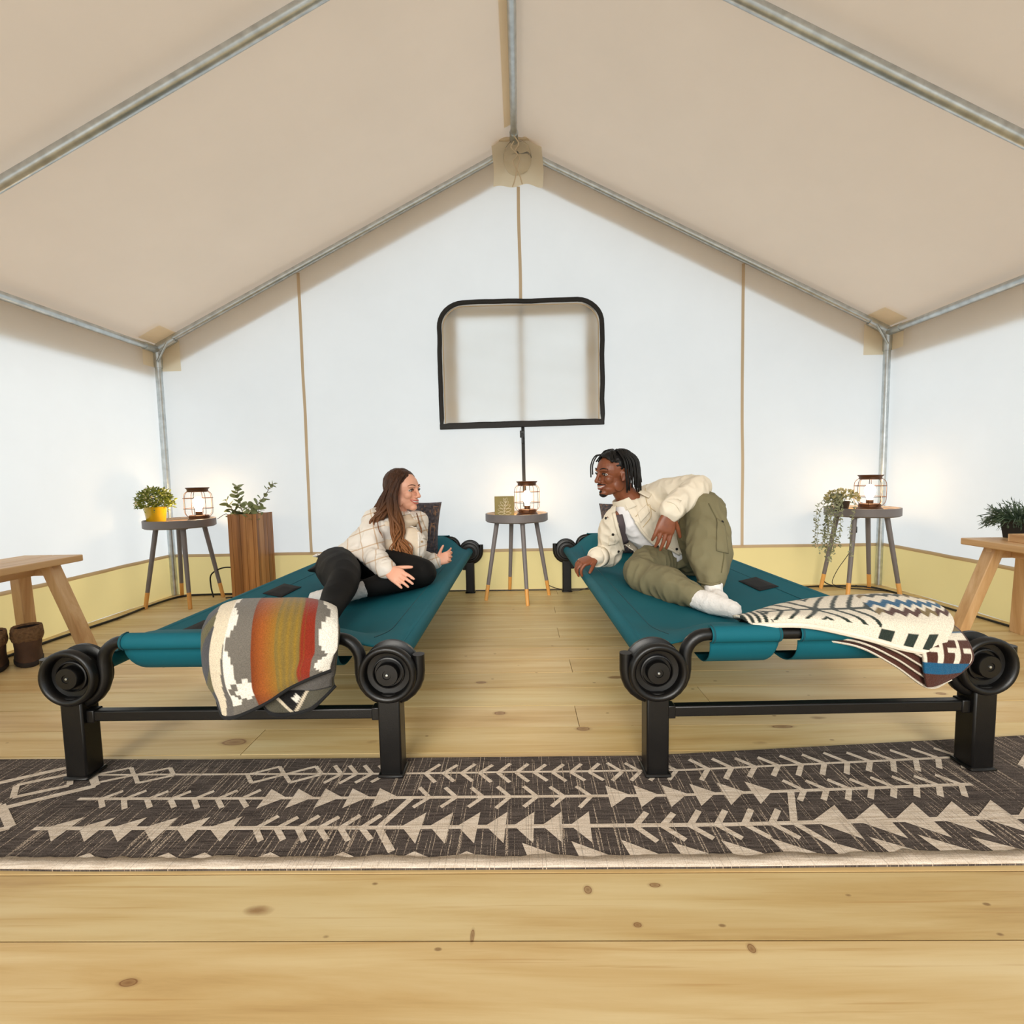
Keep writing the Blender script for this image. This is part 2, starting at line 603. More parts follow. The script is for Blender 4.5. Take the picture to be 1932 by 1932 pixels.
# ---- galvanised frame
fr_ = thing('tent_frame', (0, 1.26, 0), 'galvanised steel pipe frame holding up the canvas tent', 'frame')
FO = (0, 1.26, 0)
def pipe(name, pts, r=.022, m='galv', n=12):
    b = MB(FO)
    b.tube(pts, r, n)
    return b.build(name, MT[m], fr_)
FY = [YB - .035, 1.97, .53, YF + .06]
pipe('ridge_pole', [(0, YF + .03, ZP - .01), (0, YB - .035, ZP - .01)])
for s in (-1, 1):
    ex = s * (HW - .03)
    pipe('eave_pole', [(ex, YF + .03, ZE - .015), (ex, YB - .035, ZE - .015)])
    for i, y in enumerate(FY):
        pipe('rafter', [(0, y, ZP - .015), (ex, y, roof_z(ex) - .01)], .024 if i == 1 else .022)
        pipe('post', [(ex, y, ZE - .01), (ex + (-s * .0 if i == 0 else 0), y, 0.0)])
        # sleeve fittings at the corner
        pipe('corner_fitting', [(ex, y, ZE - .01), (ex, y, ZE - .14)], .027)
        pipe('corner_fitting', [(ex, y, ZE - .01), (ex - s * .13, y, ZE - .005 + .13 * SLOPE)], .027)
        pipe('corner_fitting', [(ex, y + (.08 if i else 0), ZE - .015), (ex, y - .12, ZE - .015)], .027)
        pipe('corner_brace', [(ex - s * .012, y - .02, ZE - .10), (ex - s * .09, y - .02, ZE + .03)], .008)
        pipe('peak_fitting', [(0, y, ZP - .012), (s * .12, y, ZP - .02 - .12 * SLOPE)], .028)
pipe('peak_fitting', [(0, YB - .03, ZP - .01), (0, YB - .17, ZP - .01)], .028)

# cloth cover with a clear plastic pocket at the peak
pk = thing('peak_cover', (.02, YB - .09, 2.75), 'beige cloth square with a clear plastic bubble hanging at the tent peak', 'cover')
PO = (.02, YB - .09, 2.75)
b = MB(PO)
b.grid(lambda u, v: (lerp(-.144, .187, u) + .006 * math.sin(v * 5), YB - .09 + .012 * math.sin(u * 9) * (1 - v), lerp(2.752 + .012 * math.sin(u * 11), 3.052, v)), 18, 14)
b.build('cloth_square', MT['patch'], pk, smooth=180)
b = MB(PO)
b.tube([(lerp(-.15, .19, i / 10), YB - .10, 3.045 + .004 * math.sin(i * 2)) for i in range(11)], [.011 + .004 * math.sin(i * 3) for i in range(11)], 8)
b.build('rolled_hem', MT['tape_back'], pk)
b = MB(PO)
def fd(u, v):
    a = u * 2 * PI
    ph = v * PI * .5
    r = .098 * math.sin(ph)
    return (.02 + r * math.cos(a) * .95 + .004 * N3(u * 6, v * 6, 0), YB - .096 - .05 * math.cos(ph) + .016 * N3(math.cos(a) * 2, math.sin(a) * 2, v * 3), 2.925 + r * math.sin(a) * 1.15)
b.grid(fd, 28, 10)
b.build('clear_bubble', MT['clear'], pk, smooth=180, solid=.002)
b = MB(PO)
b.tube(smooth_path([(.0, YB - .17, 3.02), (.03, YB - .165, 2.97), (.005, YB - .16, 2.93), (.035, YB - .155, 2.89), (.02, YB - .15, 2.84), (.0, YB - .14, 2.76), (-.015, YB - .14, 2.72)], 5), .004, 6)
b.tube(smooth_path([(.0, YB - .16, 2.99), (-.02, YB - .165, 2.95), (.02, YB - .16, 2.91), (-.01, YB - .15, 2.87), (.03, YB - .14, 2.80), (.05, YB - .13, 2.74)], 5), .004, 6)
b.build('tie_cord', MT['tape_back'], pk)

# ---- the zipped window in the back wall
def round_top(x0, x1, z0, z1, r, n=8, dz=0.0):
    p = [(x0, z0), (x1, z0 + dz)]
    p += [(x1 - r + r * math.cos(PI / 2 * i / n), z1 - r + r * math.sin(PI / 2 * i / n)) for i in range(n + 1)]
    p += [(x0 + r - r * math.sin(PI / 2 * i / n), z1 - r + r * math.cos(PI / 2 * i / n)) for i in range(n + 1)]
    return p
WIN = round_top(-.546, .588, 1.185, 2.028, .17, dz=.012)
win = thing('window_1', (.02, YB - .02, 1.185), 'cream canvas window flap edged with black zip in the back wall', 'window')
del win['category']
win['kind'] = 'structure'
WO = (.02, YB - .02, 1.185)
b = MB(WO)
def fw(u, v):
    x = lerp(-.546, .588, u)
    # clip the rounded upper corners
    dxl, dxr = x + .546, .588 - x
    dx = min(dxl, dxr)
    top = 2.028 if dx >= .17 else 1.858 + math.sqrt(max(0, .17 ** 2 - (.17 - dx) ** 2))
    z = lerp(1.185 + .012 * u, top, v)
    sag = .010 * N3(x * 2, z * 5, 4) + .006 * N3(x * 1.2, z * 9 + x * 2, 1)
    return (x, YB - .022 + sag, z)
b.grid(fw, 60, 44)
b.build('flap_cloth', MT['flapcloth'], win, smooth=180)
b = MB(WO)
pts = []
for i in range(len(WIN)):
    a, c = Vector(WIN[i]), Vector(WIN[(i + 1) % len(WIN)])
    n = max(1, int((c - a).length / .05))
    for k in range(n):
        q = a.lerp(c, k / n)
        pts.append((q.x + .005 * N3(q.x * 7, q.y * 7, 0), YB - .028, q.y + .006 * N3(q.x * 6, q.y * 6, 5)))
b.tube(pts, .0165, 8, closed=True, flat=(.5, 1), up=(0, 1, 0))
b.build('zip_border', MT['black_trim'], win)
b = MB(WO)
b.box((.02, YB - .030, 1.183), (1.16, .016, .040), Matrix.Rotation(-.0105, 3, 'Y'))
b.build('zip_border', MT['black_trim'], win, bevel=.004)
b = MB(WO)
pts2 = []
W2 = round_top(-.546 + .026, .588 - .026, 1.2, 2.028 - .028, .15)
pts2 = W2[1:] + W2[:1]
b.tube([(x, YB - .030, z) for x, z in pts2], .004, 6)
b.build('piping', MT['tape_back'], win)
# webbing straps behind the flap that show as soft shadows
b = MB(WO)
ys = YB + .004
for (x0, z0, x1, z1) in ((-.52, 1.19, -.425, 1.99), (.475, 1.19, .56, 1.99), (-.5, 1.935, .54, 2.01), (.008, 1.19, .040, 1.99)):
    b.box(((x0 + x1) / 2, ys, (z0 + z1) / 2), (x1 - x0, .004, z1 - z0))
b.build('strap', MT['tape_back'], win)
# ================================================================== camp cots
BX, BL, DZ, TZ = .435, 1.045, .296, .388     # half width, half length, disc height, end tube height
def sheet_z(x, y):
    a = min(1, abs(x) / BX)
    s = sstep(.66, 1.04, abs(y))
    sag = .062 * (1 - a * a) * (1 - s)
    lift = s * (TZ + .018 - .322) * (1 - sstep(.55, 1.0, a))
    return .322 - sag + lift
def make_cot(cx, label, patches, sleeves, rz=0.0):
    root = thing('camp_cot', (cx, 2.315, 0), label, 'cot', 'pair of teal camp cots', rz)
    BSM, TEAL = MT['black_steel'], MT['teal']
    for sy in (-1, 1):
        for sx in (-1, 1):
            b = MB()
            zb = .0082 if sy < 0 else 0
            b.box((sx * BX, sy * BL, .120 + zb / 2), (.060, .056, .240 - zb))
            b.box((sx * BX, sy * BL, .005 + zb), (.072, .068, .010))
            b.build('leg', BSM, root, bevel=.005)
            # double flanged disc with a hub
            Rm = Matrix.Rotation(PI / 2 * (1 if sy < 0 else -1), 3, 'X')
            c = (sx * BX, sy * BL, DZ)
            b = MB()
            b.lathe([(.002, -.030), (.030, -.030), (.032, -.037), (.037, -.037), (.039, -.030), (.050, -.028), (.056, -.028), (.060, -.036), (.070, -.036), (.0775, -.032), (.0775, -.022), (.070, -.018), (.056, -.014), (.056, .008), (.070, .012), (.0775, .017), (.0775, .032), (.073, .037), (.066, .037), (.060, .031), (.058, .014), (.044, .012), (.043, .018), (.040, .019), (.038, .012), (.034, .012), (.002, .012)], 40, c, Rm)
            d = b.build('disc', BSM, root, smooth=50)
            b = MB()
            b.lathe([(.001, .010), (.031, .010), (.031, .030), (.029, .033), (.012, .0335), (.011, .031), (.001, .031)], 28, c, Rm)
            b.build('hub', BSM, d, smooth=50)
            b = MB()
            b.lathe([(.0005, .030), (.0032, .030), (.0032, .0338), (.0005, .0342)], 12, c, Rm)
            b.build('bolt', MT['galv'], d)
        # end tube: hooks round each disc, rises and crosses
        pts = []
        for s in (-1, 1):
            seg = [(s * (BX + .080), DZ + .046)]
            seg += [(s * (BX + .080 * math.cos(a)), DZ - .080 * math.sin(a)) for a in [PI * k / 12 for k in range(13)]]
            x1 = BX - .080
            seg += [(s * x1, DZ + .035)]
            seg += [(s * (x1 - .058 + .058 * math.cos(a)), TZ - .058 + .058 * math.sin(a)) for a in [PI / 2 * k / 7 for k in range(8)]]
            pts += seg if s < 0 else seg[::-1]
        b = MB()
        b.tube([(x, sy * BL, z) for x, z in pts], .0165, 12)
        b.build('end_tube', BSM, root)
        b = MB()
        b.box((0, sy * BL, .181), (2 * BX - .05, .026, .030))
        b.build('crossbar', BSM, root, bevel=.004)
        for sx in (-1, 1):
            b = MB()
            b.box((sx * (BX - .040), sy * BL, .181), (.022, .032, .036))
            b.build('bracket', BSM, root, bevel=.003)
        # fabric sleeves round the end tube
        for xa, xb in sleeves:
            b = MB()
            def fsl(u, v):
                x = lerp(xa, xb, u)
                if v < .55:
                    a = -.5 + v / .55 * 3.6
                    return (x, sy * (BL + .0215 * math.sin(a)), TZ + .0215 * math.cos(a) + .0)
                k = (v - .55) / .45
                e = .010 * (abs(2 * u - 1) ** 6)
                return (x + e * (1 if u < .5 else -1) * 2 * k, sy * (BL + .002 - .012 * math.sin(k * PI) * 0 - .16 * k ** 1.7), TZ - .022 - .088 * math.sin(min(1, k * 1.15) * PI / 2) * (1 - .0 * k))
            b.grid(fsl, 24, 24)
            sl = b.build('end_sleeve', TEAL, root, smooth=180, solid=.0025)
            for xe in (xa + .006, xb - .006):
                b = MB()
                b.tube([(xe, sy * (BL + .0235 * math.sin(a)), TZ + .0235 * math.cos(a)) for a in [-.4 + 3.0 * k / 10 for k in range(11)]], .0022, 5)
                b.build('stitching', MT['teal_dark'], sl)
    for sx in (-1, 1):
        b = MB()
        b.tube([(sx * BX, -BL + .02, DZ), (sx * BX, BL - .02, DZ)], .017, 12)
        b.build('side_rail', BSM, root)
        b = MB()
        b.tube([(sx * BX, y, DZ + .002) for y in (-BL + .045, -.5, 0, .5, BL - .045)], .026, 14)
        b.build('rail_sleeve', TEAL, root)
    # sling
    b = MB()
    def fsh(u, v):
        a = abs(2 * u - 1)
        x = (2 * u - 1) * (BX + .004)
        ye = BL - .105 * sstep(.66, .98, a)
        y = lerp(-ye, ye, v)
        return (x, y, sheet_z(x, y) + .0015 * N3(x * 6, y * 2, cx))
    b.grid(fsh, 48, 110)
    sh = b.build('sling', TEAL, root, smooth=180, solid=.003)
    for sx in (-1, 1):
        b = MB()
        b.tube([(sx * (BX - .085), lerp(-.9, .9, k / 40), sheet_z(BX - .085, lerp(-.9, .9, k / 40)) + .002) for k in range(41)], .0016, 5)
        b.build('hem_seam', MT['teal_dark'], sh)
    for px, py, sx, sy in patches:
        b = MB()
        def fp(u, v):
            x, y = px + (u - .5) * sx, py + (v - .5) * sy
            return (x, y, sheet_z(x, y) + .004)
        b.grid(fp, 4, 4)
        b.build('hook_patch', MT['black_cloth'], sh, solid=.002)
    return root
make_cot(-.800, 'teal camp cot with black disc corners under the woman in black leggings', [(-.335, -.09, .085, .20), (-.335, -.66, .085, .13)], [(-.295, .295)])
make_cot(.771, 'teal camp cot with black disc corners under the man in olive trousers', [(.325, -.10, .085, .20)], [(-.29, -.105), (-.055, .29)], .018)

# ================================================================== woven rug
def bend(x, y):
    return .050 * max(0, (x - .35) / .8) * (y - .90) / .36 + .010 * sstep(-.9, -1.5, x)
def R2(x, y, z=0.0):
    return (x, y + bend(x, y), z)
RX0, RX1, RY0, RY1 = -1.72, 1.72, .943, 1.338
def rug_material(name, a, b2, k):
    t = NT(name)
    v = t.coord('Object', (1, 1, 1))
    rows = t.noise(t.coord('Object', (14, 160, 1)), 1, 3, .6)
    fine = t.noise(t.coord('Object', (420, 300, 1)), 1, 1)
    warp = t.noise(t.coord('Object', (260, 5, 1)), 1, 2, .5)
    f = t.math('ADD', t.math('MULTIPLY', rows, .6), t.math('MULTIPLY', fine, .4))
    col = t.ramp(f, [(.38, S(a)), (.62, S(b2))])
    wf = t.ramp(warp, [(.585, (0, 0, 0)), (.62, (1, 1, 1))])
    ff = t.ramp(fine, [(.42, (0, 0, 0)), (.5, (1, 1, 1))])
    col = t.mix(t.math('MULTIPLY', t.math('MULTIPLY', wf, ff), k), col, S((206, 186, 164)) if k > .5 else S((78, 66, 58)))
    t.bump(f, .5, .003)
    return t.set(Base_Color=col, Roughness=.9, Specular_IOR_Level=.2)
rug_dark = rug_material('charcoal_weave', (54, 47, 44), (98, 88, 82), .75)
rug_cream = rug_material('cream_weave', (188, 170, 150), (226, 212, 196), .42)
rug = thing('runner_rug', (0, 1.14, 0), 'long charcoal woven runner with cream arrow pattern under the front cot legs', 'rug')
RO = (0, 1.14, 0)
b = MB(RO)
def frug(u, v):
    x = lerp(RX0, RX1, u)
    return R2(x, lerp(RY0, RY1, v))
b.grid(lambda u, v: Vector(frug(u, v)) + Vector((0, 0, .006)), 90, 12)
b.grid(lambda u, v: Vector(frug(u, v)) + Vector((0, 0, .0005)), 90, 1)
for v in (0, 1):
    b.grid(lambda u, w: Vector(frug(u, v)) + Vector((0, 0, .0005 + .0055 * w)), 90, 1)
b.build('weave', rug_dark, rug, smooth=30)
b = MB(RO)
rr = random.Random(11)
b.grid(lambda u, v: Vector(R2(lerp(RX0, RX1, u), lerp(RY0 - .002, .972 + .010 * N3(u * 40, 0, 3) + .006 * N3(u * 130, 0, 1), v))) + Vector((0, 0, .0072)), 260, 2)
b.build('cream_border', rug_cream, rug, smooth=30, solid=.0016)
b = MB(RO)
ZR = .0068
ZK = [0.0]
def poly(pts):
    # outline subdivided so that it follows the rug's bend
    q = []
    for i in range(len(pts)):
        a, c = Vector(pts[i]), Vector(pts[(i + 1) % len(pts)])
        for k in range(3):
            q.append(a.lerp(c, k / 3))
    ZK[0] += 2.5e-6
    top = [R2(p.x, p.y, ZR + ZK[0]) for p in q]
    b.add(top, [tuple(range(len(top)))])
def stroke(p, q, w):
    p, q = Vector(p), Vector(q)
    d = (q - p).normalized()
    n = Vector((-d.y, d.x)) * w / 2
    poly([p + n, p - n, q - n, q + n])
def open_arrows(x0, x1, n, y, d, h=.044, w=.011, lean=.8):
    for k in range(n):
        x = lerp(x0, x1, (k + .5) / n)
        for s in (-1, 1):
            stroke((x, y), (x - d * h * lean, y + s * h * rr.uniform(.85, 1.0)), w)
def solid_arrows(x0, x1, n, y, d, h=.038, l=.055):
    for k in range(n):
        x = lerp(x0, x1, (k + .5) / n)
        poly([(x + d * l / 2, y + .004), (x - d * l / 2, y + h), (x - d * l / 2 + d * .006, y - h)] if d < 0 else [(x + l / 2, y + .004), (x - l / 2, y + h), (x - l / 2, y - h)])
def diamond(cx, cy, wx, hy, sk, w=.010):
    p = [(cx - wx, cy), (cx + sk, cy + hy), (cx + wx, cy), (cx - sk, cy - hy)]
    for i in range(4):
        stroke(p[i], p[(i + 1) % 4], w)
YA, YB2, YC, YD = 1.262, 1.162, 1.057, .985
stroke((-1.21, YA), (1.26, YA), .008)
diamond(-1.15, YA, .056, .034, .02)
diamond(-1.035, YA, .056, .034, .02)
diamond(-.72, YA, .052, .036, .02)
diamond(-.615, YA, .052, .036, .02)
open_arrows(-.53, -.36, 4, YA, 1, .042)
open_arrows(-.30, .20, 10, YA, -1, .042)
open_arrows(.24, .44, 4, YA, 1, .042)
open_arrows(.47, 1.26, 12, YA, 1, .046, .013)
stroke((-1.16, YB2), (1.15, YB2), .010)
open_arrows(-1.13, -.70, 7, YB2, -1, .036, .012, .9)
solid_arrows(-.68, -.32, 5, YB2, 1)
open_arrows(-.28, .20, 7, YB2, 1, .042)
solid_arrows(.20, .64, 6, YB2, 1, .042)
open_arrows(.68, 1.15, 8, YB2, 1, .040, .013)
stroke((-1.17, YC), (1.30, YC), .012)
solid_arrows(-1.15, -.68, 6, YC, -1, .040, .06)
open_arrows(-.66, -.36, 6, YC, -1, .042, .013)
for cx, d in ((-.345, -1), (.62, 1)):
    stroke((cx, YC), (cx + .055, YB2), .016)
    stroke((cx, YC), (cx + .05, .985), .016)
solid_arrows(-.30, .16, 7, YC, -1, .050, .05)
open_arrows(.22, .60, 6, YC, -1, .048, .014)
solid_arrows(.66, 1.24, 6, YC, -1, .052, .085)
for k in range(11):
    x = lerp(.02, 1.12, k / 10)
    poly([(x - .018, .968), (x - .03, 1.008 + .004 * (k % 3)), (x + .055, .968)])
for k in range(7):
    x = lerp(-.95, -.15, k / 6) + rr.uniform(-.04, .04)
    poly([(x - .02, .966), (x + .01, .985), (x + .05, .966)])
# big concentric diamonds at the ends
for cx in (-1.31, 1.50):
    for wx, hy, w in ((.15, .10, .018), (.075, .05, .014)):
        diamond(cx, 1.215, wx, hy, .03, w)
diamond(-1.36, 1.06, .13, .075, .02, .018)
b.build('woven_pattern', rug_cream, rug, smooth=0)
# ================================================================== side tables
def make_table(loc, label, a0, R=.208):
    root = thing('side_table', loc, label, 'table', 'round grey side tables')
    H = .575
    b = MB()
    b.lathe([(.001, H - .055), (R - .010, H - .055), (R, H - .048), (R, H - .002), (R - .003, H), (R - .008, H), (R - .010, H - .003), (R - .010, H - .018)], 56, cap=False)
    b.build('tray', MT['grey_paint'], root, smooth=35)
    b = MB()
    b.lathe([(.001, H - .018), (R - .0098, H - .018)], 56, cap=False)
    b.build('tray_surface', MT['tray_inside'], root)
    for k in range(4):
        a = a0 + k * PI / 2
        d = Vector((math.cos(a), math.sin(a), 0))
        top, foot = d * .135 + Vector((0, 0, H - .052)), d * .222
        mid = foot.lerp(top, .20)
        b = MB()
        b.tube([mid, mid.lerp(top, .5), top], [.0125, .014, .0155], 14)
        lg = b.build('leg', MT['grey_paint'], root)
        b = MB()
        b.tube([foot, mid], [.0118, .0128], 14)
        b.build('dipped_foot', MT['foot_wood'], lg)
        b = MB()
        b.lathe([(.001, H - .066), (.026, H - .062), (.030, H - .054), (.001, H - .054)], 16, d * .134)
        b.build('leg_socket', MT['grey_paint'], lg)
    return root
make_table((-.027, 3.195, 0), 'round grey side table between the two cots with a leaf plaque and lamp on it', math.radians(16))
make_table((-2.30, 3.19, 0), 'round grey side table beside the tall wooden planter with a yellow pot on it', math.radians(41))
make_table((2.225, 3.16, 0), 'round grey side table with a trailing plant spilling over its rim', math.radians(40))

# ================================================================== caged lamps
def make_lamp(loc, label, rz=0.0):
    root = thing('cage_lamp', loc, label, 'lamp', 'lit cage lamps on the side tables', rz)
    LM = MT['lamp_metal']
    b = MB()
    b.lathe([(.001, 0), (.072, 0), (.074, .006), (.066, .012), (.060, .018), (.060, .036), (.056, .040), (.001, .040)], 36)
    b.build('base', LM, root)
    b = MB()
    b.lathe([(.001, .038), (.020, .038), (.020, .060), (.017, .064), (.001, .064)], 20)
    b.build('socket', LM, root)
    b = MB()
    b.lathe([(.001, .060), (.014, .062), (.018, .080), (.028, .105), (.031, .125), (.028, .145), (.016, .160), (.001, .165)], 20)
    b.build('bulb', MT['bulb'], root, smooth=180)
    b = MB()
    b.lathe([(.001, .196), (.058, .196), (.061, .199), (.062, .214), (.070, .222), (.070, .226), (.001, .227)], 36)
    b.build('cap', LM, root)
    for k in range(8):
        a = 2 * PI * k / 8
        b = MB()
        p = [(.058, .022), (.078, .045), (.084, .065), (.085, .115), (.084, .165), (.078, .186), (.060, .204)]
        b.tube(smooth_path([(r * math.cos(a), r * math.sin(a), z) for r, z in p], 4), .0017, 6)
        b.build('cage_wire', LM, root)
    for z in (.085, .155):
        b = MB()
        b.tube([(.0865 * math.cos(2 * PI * k / 36), .0865 * math.sin(2 * PI * k / 36), z) for k in range(36)], .0017, 6, closed=True)
        b.build('cage_ring', LM, root)
    return root
TOP = .558
make_lamp((.045, 3.21, TOP), 'lit cage lamp on the side table between the two cots', .2)
make_lamp((-2.175, 3.20, TOP), 'lit cage lamp beside the yellow flower pot', .3)
make_lamp((2.275, 3.16, TOP), 'lit cage lamp beside the trailing plant', .1)

# lamp cords with inline switches, down the table to the floor
def cord(name, pts, r, m, label, cat='cable', sw=None):
    root = thing(name, (pts[0][0], pts[0][1], 0), label, cat)
    o = (pts[0][0], pts[0][1], 0)
    b = MB(o)
    b.tube(smooth_path(pts, 7), r, 7)
    b.build('cord', m, root)
    if sw:
        b = MB(o)
        b.box(sw, (.014, .014, .045))
        b.build('inline_switch', MT['cable'], root, bevel=.004)
    return root
cord('lamp_cord', [(-2.10, 3.275, TOP + .006), (-2.085, 3.36, .590), (-2.075, 3.40, .52), (-2.05, 3.40, .40), (-2.03, 3.395, .33), (-2.02, 3.39, .20), (-2.05, 3.36, .05), (-2.02, 3.34, .006)], .0022, MT['cable'], 'thin black lamp cord hanging behind the table with the yellow pot', 'cord', (-2.05, 3.40, .385))
cord('lamp_cord', [(2.33, 3.23, TOP + .006), (2.34, 3.34, .59), (2.35, 3.38, .50), (2.34, 3.38, .38), (2.31, 3.38, .25), (2.22, 3.37, .12), (2.18, 3.36, .03), (2.22, 3.34, .005)], .0022, MT['cable'], 'thin black lamp cord hanging behind the table with the trailing plant', 'cord', (2.345, 3.38, .40))
cord('floor_cable', [(-2.44, 1.7, .008), (-2.45, 2.0, .008), (-2.47, 2.4, .008), (-2.45, 2.8, .008), (-2.47, 3.1, .008), (-2.43, 3.34, .008), (-2.2, 3.385, .008), (-1.98, 3.385, .008)], .007, MT['cable'], 'black power cable lying along the foot of the wall behind the boots', 'cable')
cord('floor_cable', [(-2.18, 3.30, .006), (-2.20, 3.31, .09), (-2.19, 3.31, .17), (-2.10, 3.31, .215), (-2.0, 3.30, .20), (-1.985, 3.30, .10), (-2.0, 3.29, .02), (-2.08, 3.28, .006)], .005, MT['cable'], 'black cable loop standing on the floor beside the tall wooden planter', 'cable')
cord('floor_cable', [(-1.60, 3.375, .006), (-1.30, 3.39, .006), (-.9, 3.38, .006), (-.5, 3.385, .006), (-.15, 3.385, .005), (.3, 3.385, .005), (.6, 3.39, .005)], .004, MT['cable'], 'black power cable along the back wall, run on as the dark floor gap', 'cable')  # cable extended past the table to draw the dark gap between floor and wall
cord('floor_cable', [(.17, 3.33, .06), (.22, 3.33, .035), (.30, 3.34, .012), (.40, 3.32, .012), (.50, 3.30, .05), (.56, 3.30, .07), (.60, 3.31, .035), (.57, 3.30, .008), (.7, 3.32, .006)], .003, MT['cable_brown'], 'thin brown cord curling across the floor behind the cot of the man', 'cord')
cord('floor_cable', [(1.95, 3.34, .007), (2.1, 3.36, .007), (2.3, 3.35, .007), (2.42, 3.30, .007), (2.46, 3.1, .007), (2.47, 2.8, .007), (2.49, 2.4, .007), (2.47, 2.0, .007), (2.46, 1.7, .007)], .006, MT['cable'], 'black power cable along the wall foot behind the bench with the black pot', 'cable')
cord('floor_cable', [(2.10, 3.34, .06), (2.13, 3.34, .03), (2.2, 3.31, .008), (2.3, 3.26, .008), (2.38, 3.22, .008), (2.45, 3.21, .008), (2.44, 3.25, .006), (2.3, 3.30, .022)], .004, MT['cable'], 'tangled black cord with plug under the table with the trailing plant', 'cord')

# ================================================================== small leaf plaque
pq = thing('leaf_plaque', (-.105, 3.125, TOP), 'small olive gold plaque with a white leaf drawing on the middle table', 'plaque', rz=.06)
b = MB()
b.box((0, 0, .066), (.128, .034, .132))
b.build('block', plain('olive_gold_paint', (142, 128, 70), .55, var=.12, vs=30), pq, bevel=.002)
b = MB()
b.tube(smooth_path([(-.004, -.0175, .015), (.0, -.0175, .05), (.006, -.0175, .085), (.004, -.0175, .105)], 5), .0016, 5)
def leaf_line(x, z, ang, l):
    d, n = Vector((math.cos(ang), 0, math.sin(ang))), Vector((-math.sin(ang), 0, math.cos(ang)))
    o = Vector((x, -.0175, z))
    loop = [o + d * l * t + n * s * l * .20 * math.sin(t * PI) for s in (1,) for t in (0, .25, .5, .75, 1)] + [o + d * l * t - n * l * .20 * math.sin(t * PI) for t in (.75, .5, .25)]
    b.tube(loop, .0012, 5, closed=True)
for z, an, l in ((.018, .15, .046), (.034, .35, .048), (.052, .55, .046), (.070, .8, .040)):
    leaf_line(0, z, an, l)
    leaf_line(0, z, PI - an, l)
leaf_line(.004, .090, 1.2, .036)
leaf_line(.004, .092, 1.9, .03)
b.build('leaf_drawing', plain('cream_line', (232, 222, 196), .6), pq)

# ================================================================== plants
def leafmat(name, a, b2, rough=.5):
    t = NT(name)
    v = t.coord('Object')
    col = t.ramp(t.noise(v, 40, 2), [(.35, S(a)), (.65, S(b2))])
    return t.set(Base_Color=col, Roughness=rough, Subsurface_Weight=0.0)
def leaf(b, c, d, up, l, w, fold=.15, droop=.1):
    c, d = Vector(c), Vector(d).normalized()
    s = d.cross(Vector(up))
    s = s.normalized() if s.length > 1e-4 else Vector((1, 0, 0))
    u = s.cross(d)
    P = [c, c + d * l * .35 + s * w * .5 + u * w * fold, c + d * l * .75 + s * w * .38 + u * (w * fold - l * droop * .5), c + d * l - u * l * droop, c + d * l * .75 - s * w * .38 + u * (w * fold - l * droop * .5), c + d * l * .35 - s * w * .5 + u * w * fold, c + d * l * .5 - u * l * droop * .2]
    b.add(P, [(0, 1, 6), (1, 2, 6), (2, 3, 6), (3, 4, 6), (4, 5, 6), (5, 0, 6)])
def rdir(rg, zmin=-1):
    while True:
        v = Vector((rg.uniform(-1, 1), rg.uniform(-1, 1), rg.uniform(zmin, 1)))
        if .1 < v.length < 1:
            return v.normalized()

rg = random.Random(5)
pl = thing('flower_pot', (-2.425, 3.14, TOP), 'bushy green plant in a shiny yellow pot', 'plant')
b = MB()
b.lathe([(.001, 0), (.050, 0), (.053, .004), (.064, .100), (.066, .104), (.062, .104), (.060, .092), (.001, .090)], 32)
b.build('pot', plain('yellow_glaze', (196, 164, 22), .25, var=.05, coat=.3), pl)
b = MB()
b.lathe([(.001, .093), (.0600, .093)], 20, cap=False)
b.build('soil', plain('dark_soil', (50, 36, 24), .95), pl)
b = MB()
for k in range(60):
    d = rdir(rg, .0)
    b.tube([(0, 0, .09), Vector((0, 0, .10)) + Vector((d.x * .05, d.y * .05, .05)), Vector((d.x * .10, d.y * .10, .115 + .10 * max(0, d.z)))], .0012, 4)
b.build('stems', leafmat('stem_green', (96, 110, 40), (120, 130, 52)), pl)
b = MB()
for k in range(900):
    d = rdir(rg, -.25)
    r = .105 * rg.uniform(.55, 1.02)
    c = Vector((d.x * r * 1.0, d.y * r * 1.0, .135 + d.z * r * .95))
    leaf(b, c, (d + rdir(rg) * .9), rdir(rg), rg.uniform(.014, .026), rg.uniform(.008, .013))
b.build('foliage', leafmat('fresh_leaf', (82, 98, 22), (150, 158, 58)), pl, smooth=0)
b = MB()
for k in range(60):
    d = rdir(rg, -.1)
    r = .098
    leaf(b, (d.x * r, d.y * r, .135 + d.z * r * .9), d + rdir(rg) * .4, rdir(rg), .016, .012)
b.build('pale_buds', leafmat('pale_bud', (222, 210, 140), (240, 230, 180)), pl, smooth=0)['kind'] = 'stuff'

# tall wooden planter made of upright strips
pb = thing('tall_planter', (-1.868, 3.275, 0), 'tall square wooden planter standing beside the cot of the woman', 'planter', rz=-.03)
PWD, PHT = .20, .60
strips = [(-.100, .026), (-.074, .058), (-.016, .040), (.024, .048), (.072, .028)]
for side in range(4):
    Rz = Matrix.Rotation(side * PI / 2, 3, 'Z')
    for x0, w in strips:
        b = MB()
        b.box(Rz @ Vector((x0 + w / 2, -PWD / 2 + .007, PHT / 2)), Vector((w - .001, .014, PHT - .002 * (side + len(strips) % 2))) if side % 2 == 0 else Vector((.014, w - .001, PHT)))
        b.build('strip', MT['planter'], pb, bevel=.0015, seg=1)
b = MB()
b.box((0, 0, .54), (PWD - .03, PWD - .03, .02))
b.build('soil', plain('planter_soil', (58, 42, 28), .95), pb)

